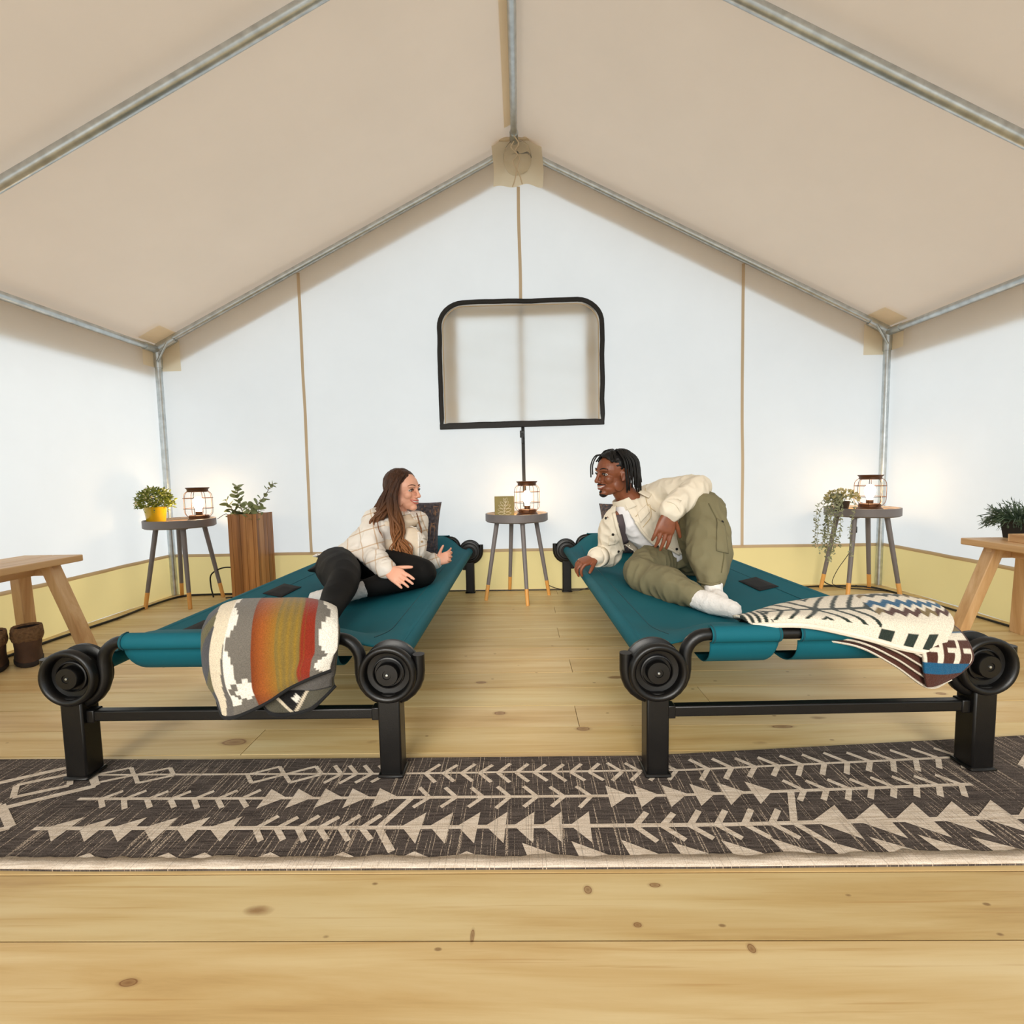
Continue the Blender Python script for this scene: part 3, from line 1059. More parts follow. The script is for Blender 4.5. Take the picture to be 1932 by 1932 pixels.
eu = thing('eucalyptus', (-1.868, 3.275, .55), 'leafy eucalyptus sprigs growing out of the tall wooden planter', 'plant')
eu_leaf_m = leafmat('eucalyptus_leaf', (112, 122, 72), (160, 166, 116))  # leaf colour raised to stand in for the lamp shining through from behind
lm = []
for k in range(3):
    b = MB()
    ring = []
    for i in range(12):
        a = 2 * PI * i / 12
        ring.append((.5 + .5 * math.cos(a), .36 * math.sin(a) * (1.0 - .12 * k), .06 * math.cos(2 * a + k) - .08 * (.5 + .5 * math.cos(a)) ** 2))
    b.add(ring + [(.5, 0, .05)], [(i, (i + 1) % 12, 12) for i in range(12)])
    me = bpy.data.meshes.new('leaf')
    me.from_pydata(b.v, [], b.f)
    me.materials.append(eu_leaf_m)
    me.polygons.foreach_set('use_smooth', [True] * len(me.polygons))
    lm.append(me)
def sprig(pts, n, l0, l1, seed):
    rg = random.Random(seed)
    P = smooth_path(pts, 6)
    b = MB()
    b.tube(P, [lerp(.0035, .0014, i / (len(P) - 1)) for i in range(len(P))], 6)
    st = b.build('stem', leafmat('eucalyptus_stem', (96, 84, 52), (120, 104, 66)), eu)
    for k in range(n):
        t = lerp(.14, 1.0, k / (n - 1))
        i = min(len(P) - 2, int(t * (len(P) - 1)))
        p, d = P[i], (P[i + 1] - P[i]).normalized()
        o = bpy.data.objects.new('leaf', lm[k % 3])
        COL.objects.link(o)
        o.parent = st
        a = k * 2.4 + rg.uniform(-.5, .5)
        side = d.cross(Vector((0, 1, .3))).normalized()
        oth = d.cross(side)
        ld = (d * .55 + (side * math.cos(a) + oth * math.sin(a)) * .95).normalized()
        zz = (d - ld * d.dot(ld)).normalized() + rdir(rg) * .7
        yy = zz.cross(ld).normalized()
        zz = ld.cross(yy)
        s = lerp(l0, l1, t) * rg.uniform(1.1, 1.5)
        Mx = Matrix((ld, yy, zz)).transposed().to_4x4()
        o.matrix_basis = Matrix.Translation(p) @ Mx @ Matrix.Scale(s, 4)
sprig([(-.03, -.03, 0), (-.035, -.04, .08), (-.05, -.05, .16), (-.045, -.05, .245)], 22, .055, .038, 1)
sprig([(.02, -.02, 0), (.05, -.03, .08), (.11, -.03, .15), (.165, -.03, .225), (.20, -.03, .255)], 21, .052, .026, 2)
sprig([(-.02, -.05, 0), (-.05, -.07, .05), (-.09, -.08, .10), (-.12, -.08, .15)], 11, .046, .034, 3)
sprig([(.03, -.06, 0), (.04, -.08, .05), (.045, -.09, .11)], 11, .048, .036, 4)
sprig([(.06, -.04, 0), (.085, -.06, .04), (.10, -.07, .085)], 6, .044, .036, 5)
sprig([(-.06, -.04, 0), (-.085, -.06, .03), (-.10, -.07, .07)], 6, .042, .034, 6)

# trailing plant on the right hand table
tp = thing('trailing_plant', (2.055, 3.10, TOP), 'pale trailing plant spilling over the edge of its table', 'plant')
b = MB()
b.lathe([(.001, 0), (.034, 0), (.045, .058), (.047, .062), (.043, .062), (.041, .054), (.001, .052)], 24)
b.build('pot', plain('dark_brown_pot', (46, 34, 26), .6), tp)
vine_m = leafmat('grey_green_leaf', (118, 124, 92), (170, 172, 138))
rg = random.Random(21)
for k in range(17):
    a = rg.uniform(1.7, 4.9)
    out = rg.uniform(.07, .135) if k < 12 else rg.uniform(.05, .09)
    L = rg.uniform(.16, .34) if k < 12 else .0
    d = Vector((math.cos(a), math.sin(a), 0))
    pts = [Vector((d.x * .02, d.y * .02, .055)), d * out * .5 + Vector((0, 0, .10)), d * out * 1.0 + Vector((0, 0, .05))]
    if L:
        e = d * (out + .02)
        lim = Vector((-.075 - .02 * rg.random(), -.035 + rg.uniform(-.10, .06), 0)) if k % 3 else d * .13
        pts[-1] = Vector((lim.x, lim.y, .035))
        for q in range(1, 5):
            pts.append(Vector((lim.x + rg.uniform(-.012, .012) - .03, lim.y + rg.uniform(-.012, .012) - .015, .03 - L * q / 4)))
    P = smooth_path(pts, 5)
    b = MB()
    b.tube(P, .0011, 4)
    for i in range(2, len(P)):
        for q in range(2 if L else 4):
            leaf(b, P[i] + rdir(rg) * .003, rdir(rg, -.6) + Vector((0, 0, -.35 if L else .3)), rdir(rg), rg.uniform(.014, .022), rg.uniform(.008, .012))
    b.build('vine', vine_m, tp, smooth=0)
b = MB()
for k in range(230):
    d = rdir(rg, -.1)
    leaf(b, (d.x * .085 - .0, d.y * .075, .075 + d.z * .055), d + rdir(rg) * .7, rdir(rg), rg.uniform(.016, .026), rg.uniform(.009, .014))
b.build('foliage', leafmat('cream_green_leaf', (150, 146, 96), (206, 192, 138)), tp, smooth=0)

# ================================================================== benches
def make_bench(sx, loc, label):
    root = thing('wooden_bench', loc, label, 'bench', 'pair of wooden benches along the side walls')
    L, Wd, Hh = 1.10, .30, .472
    # local: x = 0 on the inner edge, towards the wall is sx; y runs 0 (far end) to -L
    for k in range(2):
        b = MB()
        x0 = sx * (k * Wd / 2 + .001)
        x1 = sx * ((k + 1) * Wd / 2 - .001)
        b.box(((x0 + x1) / 2, -L / 2, Hh - .016), (abs(x1 - x0), L, .032))
        b.build('seat_board', MT['bench'], root, bevel=.004)
    for ey in (-.10, -L + .10):
        b = MB()
        b.bar((sx * .045, ey, Hh - .058), (sx * (Wd - .045), ey, Hh - .058), .028, .052)
        b.build('apron', MT['bench'], root, bevel=.003)
        for kx, fx in ((sx * .075, -sx * .030), (sx * (Wd - .075), sx * (Wd - .030))):
            b = MB()
            out = .055 if ey > -.5 else -.055
            b.bar((kx, ey, Hh - .034), (fx, ey + out, 0), .048, .058, (0, 1, 0))
            b.build('leg', MT['bench_leg'], root, bevel=.004)
    b = MB()
    b.bar((sx * Wd / 2, -.10, Hh - .06), (sx * Wd / 2, -L + .10, Hh - .06), .028, .045)
    b.build('stretcher', MT['bench'], root, bevel=.003)
    return root
make_bench(-1, (-2.185, 2.335, 0), 'pale wooden bench with splayed legs standing over the brown boots')
make_bench(1, (2.183, 2.405, 0), 'pale wooden bench with splayed legs carrying the black potted plant')

gp = thing('potted_grass', (2.425, 2.36, .472), 'spiky dark green plant in a small black pot on the bench', 'plant')
b = MB()
b.lathe([(.001, 0), (.058, 0), (.070, .075), (.074, .077), (.074, .092), (.068, .092), (.066, .08), (.001, .078)], 4, R=Matrix.Rotation(PI / 4 + .2, 3, 'Z'))
b.build('pot', plain('black_plastic_pot', (28, 27, 28), .5), gp, bevel=.003)
b = MB()
rg = random.Random(8)
for k in range(230):
    d = rdir(rg, -.15)
    c = Vector((d.x * .045, d.y * .045, .09))
    l = rg.uniform(.06, .12)
    e = c + d * l * .6
    tip = c + d * l + Vector((0, 0, -.03 if d.z < .4 else 0))
    b.tube([c, e, tip], [.0022, .002, .0005], 4)
    for q in range(3):
        leaf(b, c.lerp(tip, .4 + .2 * q), d + rdir(rg), rdir(rg), .02, .005)
b.build('blades', leafmat('dark_spiky_leaf', (44, 62, 46), (92, 112, 84)), gp, smooth=0)
wb = thing('wooden_tray', (2.375, 2.19, .472), 'small pale wooden tray on the bench beside the black pot', 'tray')
b = MB()
b.box((0, 0, .004), (.20, .13, .008))
b.build('bottom', MT['bench'], wb)
for x, y, w, d in ((0, -.066, .21, .010), (0, .066, .21, .010), (-.100, 0, .010, .13), (.100, 0, .010, .13)):
    b = MB()
    b.box((x, y, .018), (w, d, .036))
    b.build('side', MT['bench'], wb, bevel=.002)

# ================================================================== boots
boot_m = plain('brown_suede', (78, 54, 38), .85, var=.2, vs=20, bs=200, bst=.3)
fur_m = plain('brown_fur', (112, 84, 56), .95, var=.35, vs=90, bs=260, bst=.9)
sole_m = plain('dark_sole', (44, 34, 28), .8)
def make_boot(loc, rz, label):
    root = thing('boot', loc, label, 'boot', 'pair of brown fur cuffed boots', rz)
    def ring(cy, cz, rx, ry, tilt=0, n=20):
        return [(rx * math.cos(2 * PI * k / n), cy + ry * math.sin(2 * PI * k / n), cz + tilt * math.sin(2 * PI * k / n)) for k in range(n)]
    b = MB()
    b.loft([ring(-.075, .012, .047, .125), ring(-.075, .03, .049, .126), ring(-.070, .055, .046, .120), ring(-.035, .078, .046, .088, .012), ring(-.008, .098, .047, .062, .01), ring(.0, .12, .048, .054), ring(0, .14, .050, .054)])
    b.build('upper', boot_m, root, smooth=60)
    b = MB()
    b.loft([ring(-.075, 0, .048, .126), ring(-.075, .006, .051, .130), ring(-.075, .018, .051, .130), ring(-.075, .022, .048, .126)])
    b.build('sole', sole_m, root)
    b = MB()
    def cuff(u, v):
        a = 2 * PI * u
        ph = 2 * PI * v
        r0, h = .048, .034
        rr_ = r0 + .0075 * math.cos(ph) + .005 * N3(math.cos(a) * 6, math.sin(a) * 6, v * 9)
        return (rr_ * math.cos(a), rr_ * 1.05 * math.sin(a), .150 + h * math.sin(ph) + .003 * N3(math.cos(a) * 9, math.sin(a) * 9, v * 7 + 3))
    b.grid(cuff, 40, 16)
    b.build('fur_cuff', fur_m, root, smooth=180)
    b = MB()
    b.lathe([(.001, .10), (.040, .13), (.0415, .176)], 20, cap=False)
    b.build('lining', plain('dark_lining', (36, 26, 20), .95), root)
    return root
make_boot((-2.262, 2.105, 0), 3.98, 'brown fur cuffed boot closest to the splayed bench leg')
make_boot((-2.345, 2.025, 0), 3.98, 'brown fur cuffed boot farther from the splayed bench leg')
# ================================================================== cushions
def cushion_material():
    t = NT('slate_cross_print')
    v = t.coord('Object', (34, 34, 34))
    vo = t.node('ShaderNodeTexVoronoi', distance='CHEBYCHEV')
    vo.inputs['Scale'].default_value = 1.0
    vo.inputs['Randomness'].default_value = .55
    t.l(v, vo.inputs['Vector'])
    streak = t.noise(t.coord('Object', (90, 90, 22)), 1, 3)
    streak2 = t.noise(t.coord('Object', (22, 22, 90)), 1, 3)
    m = t.math('MAXIMUM', t.ramp(streak, [(.58, (0, 0, 0)), (.64, (1, 1, 1))]), t.ramp(streak2, [(.64, (0, 0, 0)), (.69, (1, 1, 1))]))
    base = t.ramp(t.noise(t.coord('Object'), 60, 3), [(.35, S((58, 56, 66))), (.65, S((88, 84, 92)))])
    col = t.mix(t.math('MULTIPLY', m, .8), base, S((150, 116, 92)))
    return t.set(Base_Color=col, Roughness=.9)
cush_m = cushion_material()
def make_cushion(loc, label, rot, size=.38, th=.11):
    b = MB()
    def f(sgn):
        def g(u, v):
            x, z = (u - .5) * 2, (v - .5) * 2
            k = max(0, (1 - x ** 4)) * max(0, (1 - z ** 4))
            pin = 1 - .07 * (1 - abs(z) ** 2.0) * (abs(x) ** 3) 
            pin2 = 1 - .07 * (1 - abs(x) ** 2.0) * (abs(z) ** 3)
            return (x * size / 2 * pin, sgn * th / 2 * k ** .42, z * size / 2 * pin2)
        return g
    b.grid(f(1), 28, 28)
    b.grid(f(-1), 28, 28)
    o = b.build('cushion', cush_m, smooth=180)
    bm = bmesh.new()
    bm.from_mesh(o.data)
    bmesh.ops.remove_doubles(bm, verts=bm.verts, dist=1e-5)
    bmesh.ops.recalc_face_normals(bm, faces=bm.faces)
    bm.to_mesh(o.data)
    bm.free()
    o.data.polygons.foreach_set('use_smooth', [True] * len(o.data.polygons))
    o.location = loc
    o.rotation_euler = rot
    return tag(o, label, 'cushion', 'slate patterned cushions')
make_cushion((-.725, 3.14, .485), 'slate cushion with rust crosses behind the woman', (-.20, .075, .10))
make_cushion((.71, 3.16, .46), 'slate cushion with rust crosses mostly hidden behind the man', (-.22, -.05, -.08), .36)

# ================================================================== blankets
def cloth_material(name):
    t = NT(name)
    at = t.node('ShaderNodeAttribute', attribute_name='Col')
    nz = t.noise(t.coord('Object'), 420, 2)
    big = t.noise(t.coord('Object', (1, 1, 1)), 130, 2)
    k = t.ramp(nz, [(.3, (.72, .72, .72)), (.7, (1.08, 1.08, 1.08))])
    col = t.mix(1.0, at.outputs['Color'], k, 'MULTIPLY')
    t.bump(t.math('ADD', nz, big), .55, .004)
    return t.set(Base_Color=col, Roughness=.95, Sheen_Weight=.15, Specular_IOR_Level=.15)
blanket_m = cloth_material('wool_blanket')
def colour_grid(name, fn, nu, nv, colfn, parent, origin, solid=.006):
    b = MB(origin)
    b.grid(fn, nu, nv)
    me = bpy.data.meshes.new(name)
    me.from_pydata(b.v, [], b.f)
    at = me.color_attributes.new('Col', 'FLOAT_COLOR', 'POINT')
    cols = []
    for j in range(nv + 1):
        for i in range(nu + 1):
            cols += colfn(i / nu, j / nv)
    at.data.foreach_set('color', cols)
    me.materials.append(blanket_m)
    return link(name, me, parent, 180, 0, solid)
def bicubic(C):
    """Catmull-Rom patch through a grid of control points"""
    def crv(P, t):
        m = len(P) - 1
        i = min(m - 1, int(t * m))
        k = t * m - i
        p1, p2 = P[i], P[i + 1]
        p0 = P[i - 1] if i else p1 * 2 - p2
        p3 = P[i + 2] if i + 2 <= m else p2 * 2 - p1
        return .5 * ((2 * p1) + (p2 - p0) * k + (2 * p0 - 5 * p1 + 4 * p2 - p3) * k * k + (3 * p1 - p0 - 3 * p2 + p3) * k ** 3)
    C = [[Vector(p) for p in r] for r in C]
    return lambda u, v: crv([crv(r, u) for r in C], v)

CREAM, WHITE, GREY, DGREY, BLK = S((214, 200, 176)), S((232, 226, 214)), S((112, 106, 98)), S((70, 70, 74)), S((22, 21, 22))
ORANGE, RUST, MUST, RED, OLIVE = S((150, 82, 34)), S((128, 62, 26)), S((142, 112, 40)), S((134, 44, 26)), S((96, 90, 62))
def mixc(a, b2, t):
    return tuple(lerp(x, y, t) for x, y in zip(a, b2))
def step_edge(v, n, amp):
    k = (v * n) % 1
    return amp * (int(abs(k - .5) * 2 * 4) / 4)
def star(u, v, cu, cv, su, sv):
    du, dv = abs(u - cu) / su, abs(v - cv) / sv
    du, dv = int(du * 4) / 4, int(dv * 4) / 4
    return du + dv < .8 or (abs(du - dv) < .13 and du < .8)
def pat1(u, v):
    """front of the orange and grey blanket"""
    if v > .965:
        return BLK
    if u < .13:
        d = u * 4 + v * 2.2
        return CREAM if (.10 < u - .10 * v and v < .5) else (DGREY if (d % 1) < .62 else OLIVE)
    if u < .24:
        w = .15 + .10 * (1 - v)
        return CREAM if u < w + .02 else mixc(GREY, DGREY, .4)
    if u < .425:
        if u < .25 + step_edge(v + .1, 3.2, .075) and v < .86:
            return WHITE
        if star(u, v, .375, .70, .085, .13):
            return WHITE
        return GREY
    if u < .60:
        return mixc(RUST, ORANGE, min(1, (u - .435) / .06)) if u < .5 else mixc(ORANGE, MUST, (u - .5) / .1 * .75)
    if u < .76:
        g = mixc(MUST, OLIVE, .45 * abs(math.sin(u * 60)))
        return g
    if u < .86:
        return RUST if ((u * 90) % 1) < .3 and u < .80 else RED
    return WHITE if u > .885 + step_edge(v + .3, 2.4, .09) else GREY
def pat2(u, v):
    if v > .95:
        return BLK
    if abs(abs(u - .50) * 1.1 + abs(v - .66) * .95 - .30) < .030:
        return CREAM
    if abs(u - .56) * 1.1 + abs(v - .80) < .05:
        return WHITE
    if abs(u - .50) * 1.1 + abs(v - .66) * .95 < .29:
        return BLK
    return mixc(DGREY, OLIVE, .5)
bl = thing('folded_blanket', (-.66, 1.27, TZ), 'orange and grey patterned blanket draped over the foot of the cot of the woman', 'blanket')
BO = (-.66, 1.27, TZ)
def drape(dx0, dx1, off, zlow, tail, wav=0.0, ybk=1.43):
    """profile over the end tube: from the sling up over the tube and down the front"""
    prof = [(ybk, .385), (1.385, .430), (1.335, .456), (1.275, .462), (1.222, .440), (1.200, .385), (1.192, .31)]
    P = [Vector((0, y, z)) for y, z in prof]
    def f(u, v):
        zl = zlow(u)
        z6 = max(.31, min(.372, zl + .045))
        pts = P[:-1] + [Vector((0, 1.192, z6)), Vector((0, 1.190, (z6 + zl) / 2)), Vector((0, 1.193 + tail, zl))]
        m = len(pts) - 1
        t = v * m
        i = min(m - 1, int(t))
        k = t - i
        p0 = pts[max(0, i - 1)]
        p1, p2 = pts[i], pts[i + 1]
        p3 = pts[min(m, i + 2)]
        q = .5 * ((2 * p1) + (p2 - p0) * k + (2 * p0 - 5 * p1 + 4 * p2 - p3) * k * k + (3 * p1 - p0 - 3 * p2 + p3) * k ** 3)
        n = Vector((0, -1 if v > .6 else -(v / .6) ** 2, 1 - sstep(.35, .75, v)))
        n.normalize()
        e = abs(2 * u - 1)
        q = q + n * (off - .030 * e ** 5 - .012 * (1 - u) * sstep(.3, 0, u))
        x = lerp(dx0, dx1, u) + .045 * sstep(.62, 1, v) * (1 - u) ** 1.5 - .010 * sstep(.62, 1, v) * u
        q.x = x - .085 * (1 - sstep(0, .55, v)) + .006 * N3(u * 5, v * 6, off * 50)
        q.y += .008 * N3(u * 4, v * 5, 2) - .014 * math.sin(u * 7.0 + .6) * sstep(.5, 1, v)
        return q
    return f
zl_top = lambda u: .232 + .105 * sstep(.12, 1.0, u) - .012 * math.sin(u * PI) + .05 * (1 - sstep(0, .14, u))
f0 = drape(-.842, -.480, .030, zl_top, .0)
def prof_v(v):
    return max(0, (v - .36) / .64)
colour_grid('top_layer', f0, 120, 150, lambda u, v: pat1(u, prof_v(v)), bl, BO)
f1 = drape(-.838, -.486, .017, lambda u: zl_top(u) + .004, .004)
colour_grid('inner_layer', f1, 50, 60, lambda u, v: BLK if v > .97 else CREAM, bl, BO)
f2 = drape(-.832, -.490, .004, lambda u: .262 + .02 * u, .006)
colour_grid('inner_layer', f2, 50, 60, lambda u, v: BLK if v > .97 else mixc(GREY, DGREY, .5), bl, BO)
f3 = drape(-.745, -.492, -.012, lambda u: .203 + .060 * abs(2 * u - .9) ** 2.2, .004)
colour_grid('under_layer', f3, 60, 90, lambda u, v: pat2(u, max(0, (v - .45) / .55)), bl, BO)
for f, nm in ((f0, 'hem_binding'), (f3, 'hem_binding')):
    b = MB(BO)
    b.tube([f(k / 40, 1.0) for k in range(41)], .0062, 8)
    b.build(nm, MT['black_cloth'], bl)
b = MB(BO)
b.tube([f1(0.0, .55 + .45 * k / 20) for k in range(21)], .006, 8)
b.build('hem_binding', MT['black_cloth'], bl)

# cream and brown blanket on the other cot
BLUE, BROWN, DGREEN, TAN = S((22, 84, 120)), S((74, 40, 30)), S((40, 50, 44)), S((120, 100, 60))
CRW = S((224, 214, 196))
b2 = thing('folded_blanket', (.95, 1.33, TZ), 'cream blanket with green arrows and brown lining on the cot of the man', 'blanket')
B2O = (.95, 1.33, TZ)
def pat3(u, v):
    # u runs along the length (left tip to right end), v from the back to the front edge
    if u < .12:
        return DGREEN if ((u * 30 + v * 3) % 1) < .55 else CRW
    if u < .60:
        if abs(v - .60) < .014:
            return DGREEN
        k = (u - .14) * 14 + (abs(v - .60)) * 5.0 * (1 if u < .36 else -1)
        if abs(v - .60) < .26 and (k % 1) < .30:
            return DGREEN
        if abs(u - .36) * 3 + abs(v - .60) < .06:
            return DGREEN
        return CRW
    if v > .80:
        if u > .97:
            return CRW
        return DGREEN if (int((u - .6) * 16) % 2 == 0 and v > .86) else CRW
    w = v + .050 * abs(((u * 16) % 1) - .5) * 2
    for c, cc in ((.16, BLUE), (.34, BROWN), (.44, DGREEN), (.58, BLUE), (.68, BROWN)):
        if abs(w - c) < .030:
            return cc if int(u * 11) % 3 else (TAN if cc != BLUE else BLUE)
    if v < .10:
        return BLUE if int(u * 40) % 3 else BROWN
    return CRW
def pat_brown(u, v):
    return CRW if (u > .92 or v > .985) else BROWN
C0 = [[(.70, 1.50, .322), (.80, 1.56, .330), (.95, 1.60, .345), (1.06, 1.58, .360), (1.13, 1.54, .370)],
      [(.64, 1.41, .380), (.77, 1.44, .410), (.93, 1.46, .430), (1.06, 1.45, .438), (1.155, 1.42, .430)],
      [(.595, 1.34, .412), (.73, 1.335, .436), (.89, 1.34, .445), (1.05, 1.345, .452), (1.165, 1.35, .438)],
      [(.605, 1.295, .418), (.73, 1.262, .437), (.88, 1.248, .432), (1.02, 1.245, .420), (1.145, 1.27, .412)],
      [(.62, 1.275, .407), (.735, 1.242, .418), (.86, 1.225, .395), (.98, 1.215, .362), (1.075, 1.222, .345)]]
g0 = bicubic(C0)
colour_grid('top_layer', lambda u, v: g0(u, v) + Vector((0, 0, .006 * N3(u * 4, v * 4, 1))), 170, 100, pat3, b2, B2O, .007)
def under(k):
    # each lining layer slides a little further down over the front
    dz, dy = -.011 * (k + 1), .003 * k
    C = []
    for r, row in enumerate(C0):
        fr_k = r / 4
        C.append([([.80, .885, .965, 1.045, 1.11][c], p[1] + dy - .004 * fr_k, min(p[2], [.42, .41, .40, .39, .40][c]) + dz - fr_k ** 3 * [.0, .012, .040, .062, .030][c] * (.4 + .22 * k)) for c, p in enumerate(row)])
    g = bicubic(C)
    return g
for k in range(4):
    g = under(k)
    colour_grid('lining_layer', lambda u, v: g(u, v), 50, 40, pat_brown, b2, B2O, .006)
b = MB(B2O)
b.tube([g0(k / 30, 1.0) + Vector((0, .002, -.002)) for k in range(31)], .0085, 8)
b.build('rolled_edge', plain('cream_wool', (224, 214, 196), .95, bs=300, bst=.5), b2)
# right hand fold with the key pattern, hanging down the front beside the disc
def pat4(u, v):
    if v > .93 or u > .95:
        return BROWN
    if v < .30:
        return TAN if u > .3 else OLIVE
    if .30 < v < .62:
        k, q = (u * 3) % 1, (v - .30) / .32
        return CRW if (k < .18 or (q < .2) or (.45 < q < .62 and k > .4) or (k > .82 and q > .45)) else BROWN
    if v < .78:
        return BLUE
    return BROWN
C4 = [[(1.06, 1.40, .415), (1.11, 1.41, .418), (1.160, 1.42, .408)], [(1.04, 1.275, .392), (1.11, 1.275, .392), (1.180, 1.30, .385)], [(1.02, 1.214, .350), (1.09, 1.218, .345), (1.165, 1.232, .335)], [(1.02, 1.206, .305), (1.07, 1.209, .300), (1.13, 1.218, .300)], [(1.03, 1.208, .262), (1.05, 1.209, .264), (1.085, 1.213, .275)]]
g4 = bicubic(C4)
colour_grid('corner_fold', g4, 60, 80, pat4, b2, B2O, .007)
# ================================================================== people: tools
CAMP = Vector((0, 0, CAM_H))
def P3(x, y, Y):
    """point at depth Y on the sight line of a measured photo point"""
    d = _r * ((x - 966) / CAM_F) - _u * ((y - 966) / CAM_F) + _f
    return CAMP + d * (Y / d.y)
def pix(p):
    d = Vector(p) - CAMP
    z = d.dot(_f)
    return 966 + CAM_F * d.dot(_r) / z, 966 - CAM_F * d.dot(_u) / z
def inpoly(x, y, poly):
    c = False
    j = len(poly) - 1
    for i in range(len(poly)):
        xi, yi = poly[i]
        xj, yj = poly[j]
        if (yi > y) != (yj > y) and x < (xj - xi) * (y - yi) / (yj - yi) + xi:
            c = not c
        j = i
    return c
def near_edge(x, y, poly):
    best = None
    for i in range(len(poly)):
        ax, ay = poly[i]
        bx, by = poly[(i + 1) % len(poly)]
        dx, dy = bx - ax, by - ay
        t = max(0, min(1, ((x - ax) * dx + (y - ay) * dy) / (dx * dx + dy * dy + 1e-9)))
        qx, qy = ax + dx * t, ay + dy * t
        d = math.hypot(x - qx, y - qy)
        if best is None or d < best[0]:
            best = (d, qx, qy)
    return best

class Blob(MB):
    """overlapping closed shapes that are fused into one continuous skin"""
    def limb(s, pts, rad, n=16, sm=4, up=None, flat=None):
        P = [Vector(p) for p in pts]
        m = len(P)
        Q = smooth_path(P, sm) if m > 2 else [P[0].lerp(P[1], k / 4) for k in range(5)]
        R = []
        for i in range(len(Q)):
            t = i / (len(Q) - 1) * (m - 1)
            k = min(m - 2, int(t))
            R.append(lerp(rad[k], rad[k + 1], t - k))
        # round ends
        d0, d1 = (Q[0] - Q[1]).normalized(), (Q[-1] - Q[-2]).normalized()
        A = [(Q[0] + d0 * R[0] * math.sin(a), R[0] * math.cos(a)) for a in (1.45, 1.1, .7, .35)]
        B = [(Q[-1] + d1 * R[-1] * math.sin(a), R[-1] * math.cos(a)) for a in (.35, .7, 1.1, 1.45)]
        Q = [a for a, _ in A] + Q + [c for c, _ in B]
        R = [r for _, r in A] + R + [r for _, r in B]
        s.tube(Q, R, n, up=up, flat=flat)
    def ball(s, c, r, R=None, n=16):
        r = r if isinstance(r, (tuple, list)) else (r, r, r)
        rings = []
        m = n // 2 + 2
        for i in range(1, m):
            ph = PI * i / m - PI / 2
            ring = []
            for k in range(n):
                a = 2 * PI * k / n
                p = Vector((r[0] * math.cos(ph) * math.cos(a), r[1] * math.cos(ph) * math.sin(a), r[2] * math.sin(ph)))
                ring.append((R @ p if R is not None else p) + Vector(c))
            rings.append(ring)
        s.loft(rings)
    def torso(s, secs, n=24, pw=2.4):
        """secs: (centre, side vector, half width, front vector, half depth)"""
        rings = []
        def ring(c, sd, a, fr, d):
            out = []
            for k in range(n):
                t = 2 * PI * k / n
                cs, sn = math.cos(t), math.sin(t)
                out.append(Vector(c) + Vector(sd).normalized() * a * math.copysign(abs(cs) ** (2 / pw), cs) + Vector(fr).normalized() * d * math.copysign(abs(sn) ** (2 / pw), sn))
            return out
        cs = [Vector(q[0]) for q in secs]
        m = len(secs)
        steps = 5
        cpath = smooth_path(cs, steps)
        for i, c in enumerate(cpath):
            t = i / steps
            k = min(m - 2, int(t))
            w = t - k
            q, r = secs[k], secs[k + 1]
            rings.append(ring(c, Vector(q[1]).lerp(Vector(r[1]), w), lerp(q[2], r[2], w), Vector(q[3]).lerp(Vector(r[3]), w), lerp(q[4], r[4], w)))
        for end, d in ((0, (cpath[0] - cpath[1]).normalized()), (-1, (cpath[-1] - cpath[-2]).normalized())):
            base = rings[end]
            c = sum(base, Vector()) / n
            caps = [[c + (p - c) * math.cos(a) + d * .03 * math.sin(a) for p in base] for a in (.5, 1.0, 1.4)]
            rings = caps[::-1] + rings if end == 0 else rings + caps
        s.loft(rings)
    def skin(s, voxel, it=6, fac=.5):
        me = bpy.data.meshes.new('tmp')
        me.from_pydata(s.v, [], s.f)
        fix(me)
        o = bpy.data.objects.new('tmp', me)
        COL.objects.link(o)
        m = o.modifiers.new('r', 'REMESH')
        m.mode = 'VOXEL'
        m.voxel_size = voxel
        m = o.modifiers.new('s', 'SMOOTH')
        m.factor = fac
        m.iterations = it
        dg = bpy.context.evaluated_depsgraph_get()
        dg.update()
        out = bpy.data.meshes.new_from_object(o.evaluated_get(dg))
        bpy.data.objects.remove(o)
        bpy.data.meshes.remove(me)
        return out

def wrinkle(me, org, layers):
    """push the surface in and out along its normals; layers: (amplitude, frequency vector, offset)"""
    n = len(me.vertices)
    co_ = np.empty(n * 3, np.float32)
    me.vertices.foreach_get('co', co_)
    nr = np.empty(n * 3, np.float32)
    me.vertex_normals.foreach_get('vector', nr)
    co_, nr = co_.reshape(-1, 3), nr.reshape(-1, 3)
    for amp, fq, off in layers:
        for i in range(n):
            p = co_[i]
            k = N3(p[0] * fq[0] + off, p[1] * fq[1], p[2] * fq[2])
            r = 1 - 2 * abs(k)                # ridged folds
            co_[i] = p + nr[i] * amp * (r - .45)
    me.vertices.foreach_set('co', co_.ravel())
    me.update()

def cut(me, org, fn=None, poly=None, facing=True):
    """delete the faces inside a region and pull the cut edge on to the region's outline"""
    bm = bmesh.new()
    bm.from_mesh(me)
    org = Vector(org)
    kill = []
    for f in bm.faces:
        c = f.calc_center_median() + org
        if fn is not None:
            if fn(c):
                kill.append(f)
        else:
            if facing and f.normal.dot(c - CAMP) > 0:
                continue
            if inpoly(*pix(c), poly):
                kill.append(f)
    bmesh.ops.delete(bm, geom=kill, context='FACES')
    if poly is not None:
        for v in bm.verts:
            if v.is_boundary:
                w = v.co + org
                x, y = pix(w)
                e = near_edge(x, y, poly)
                if e[0] < 5:
                    v.co = P3(e[1], e[2], w.y) - org
    bm.verts.ensure_lookup_table()
    loose = [v for v in bm.verts if not v.link_faces]
    bmesh.ops.delete(bm, geom=loose, context='VERTS')
    bm.to_mesh(me)
    bm.free()

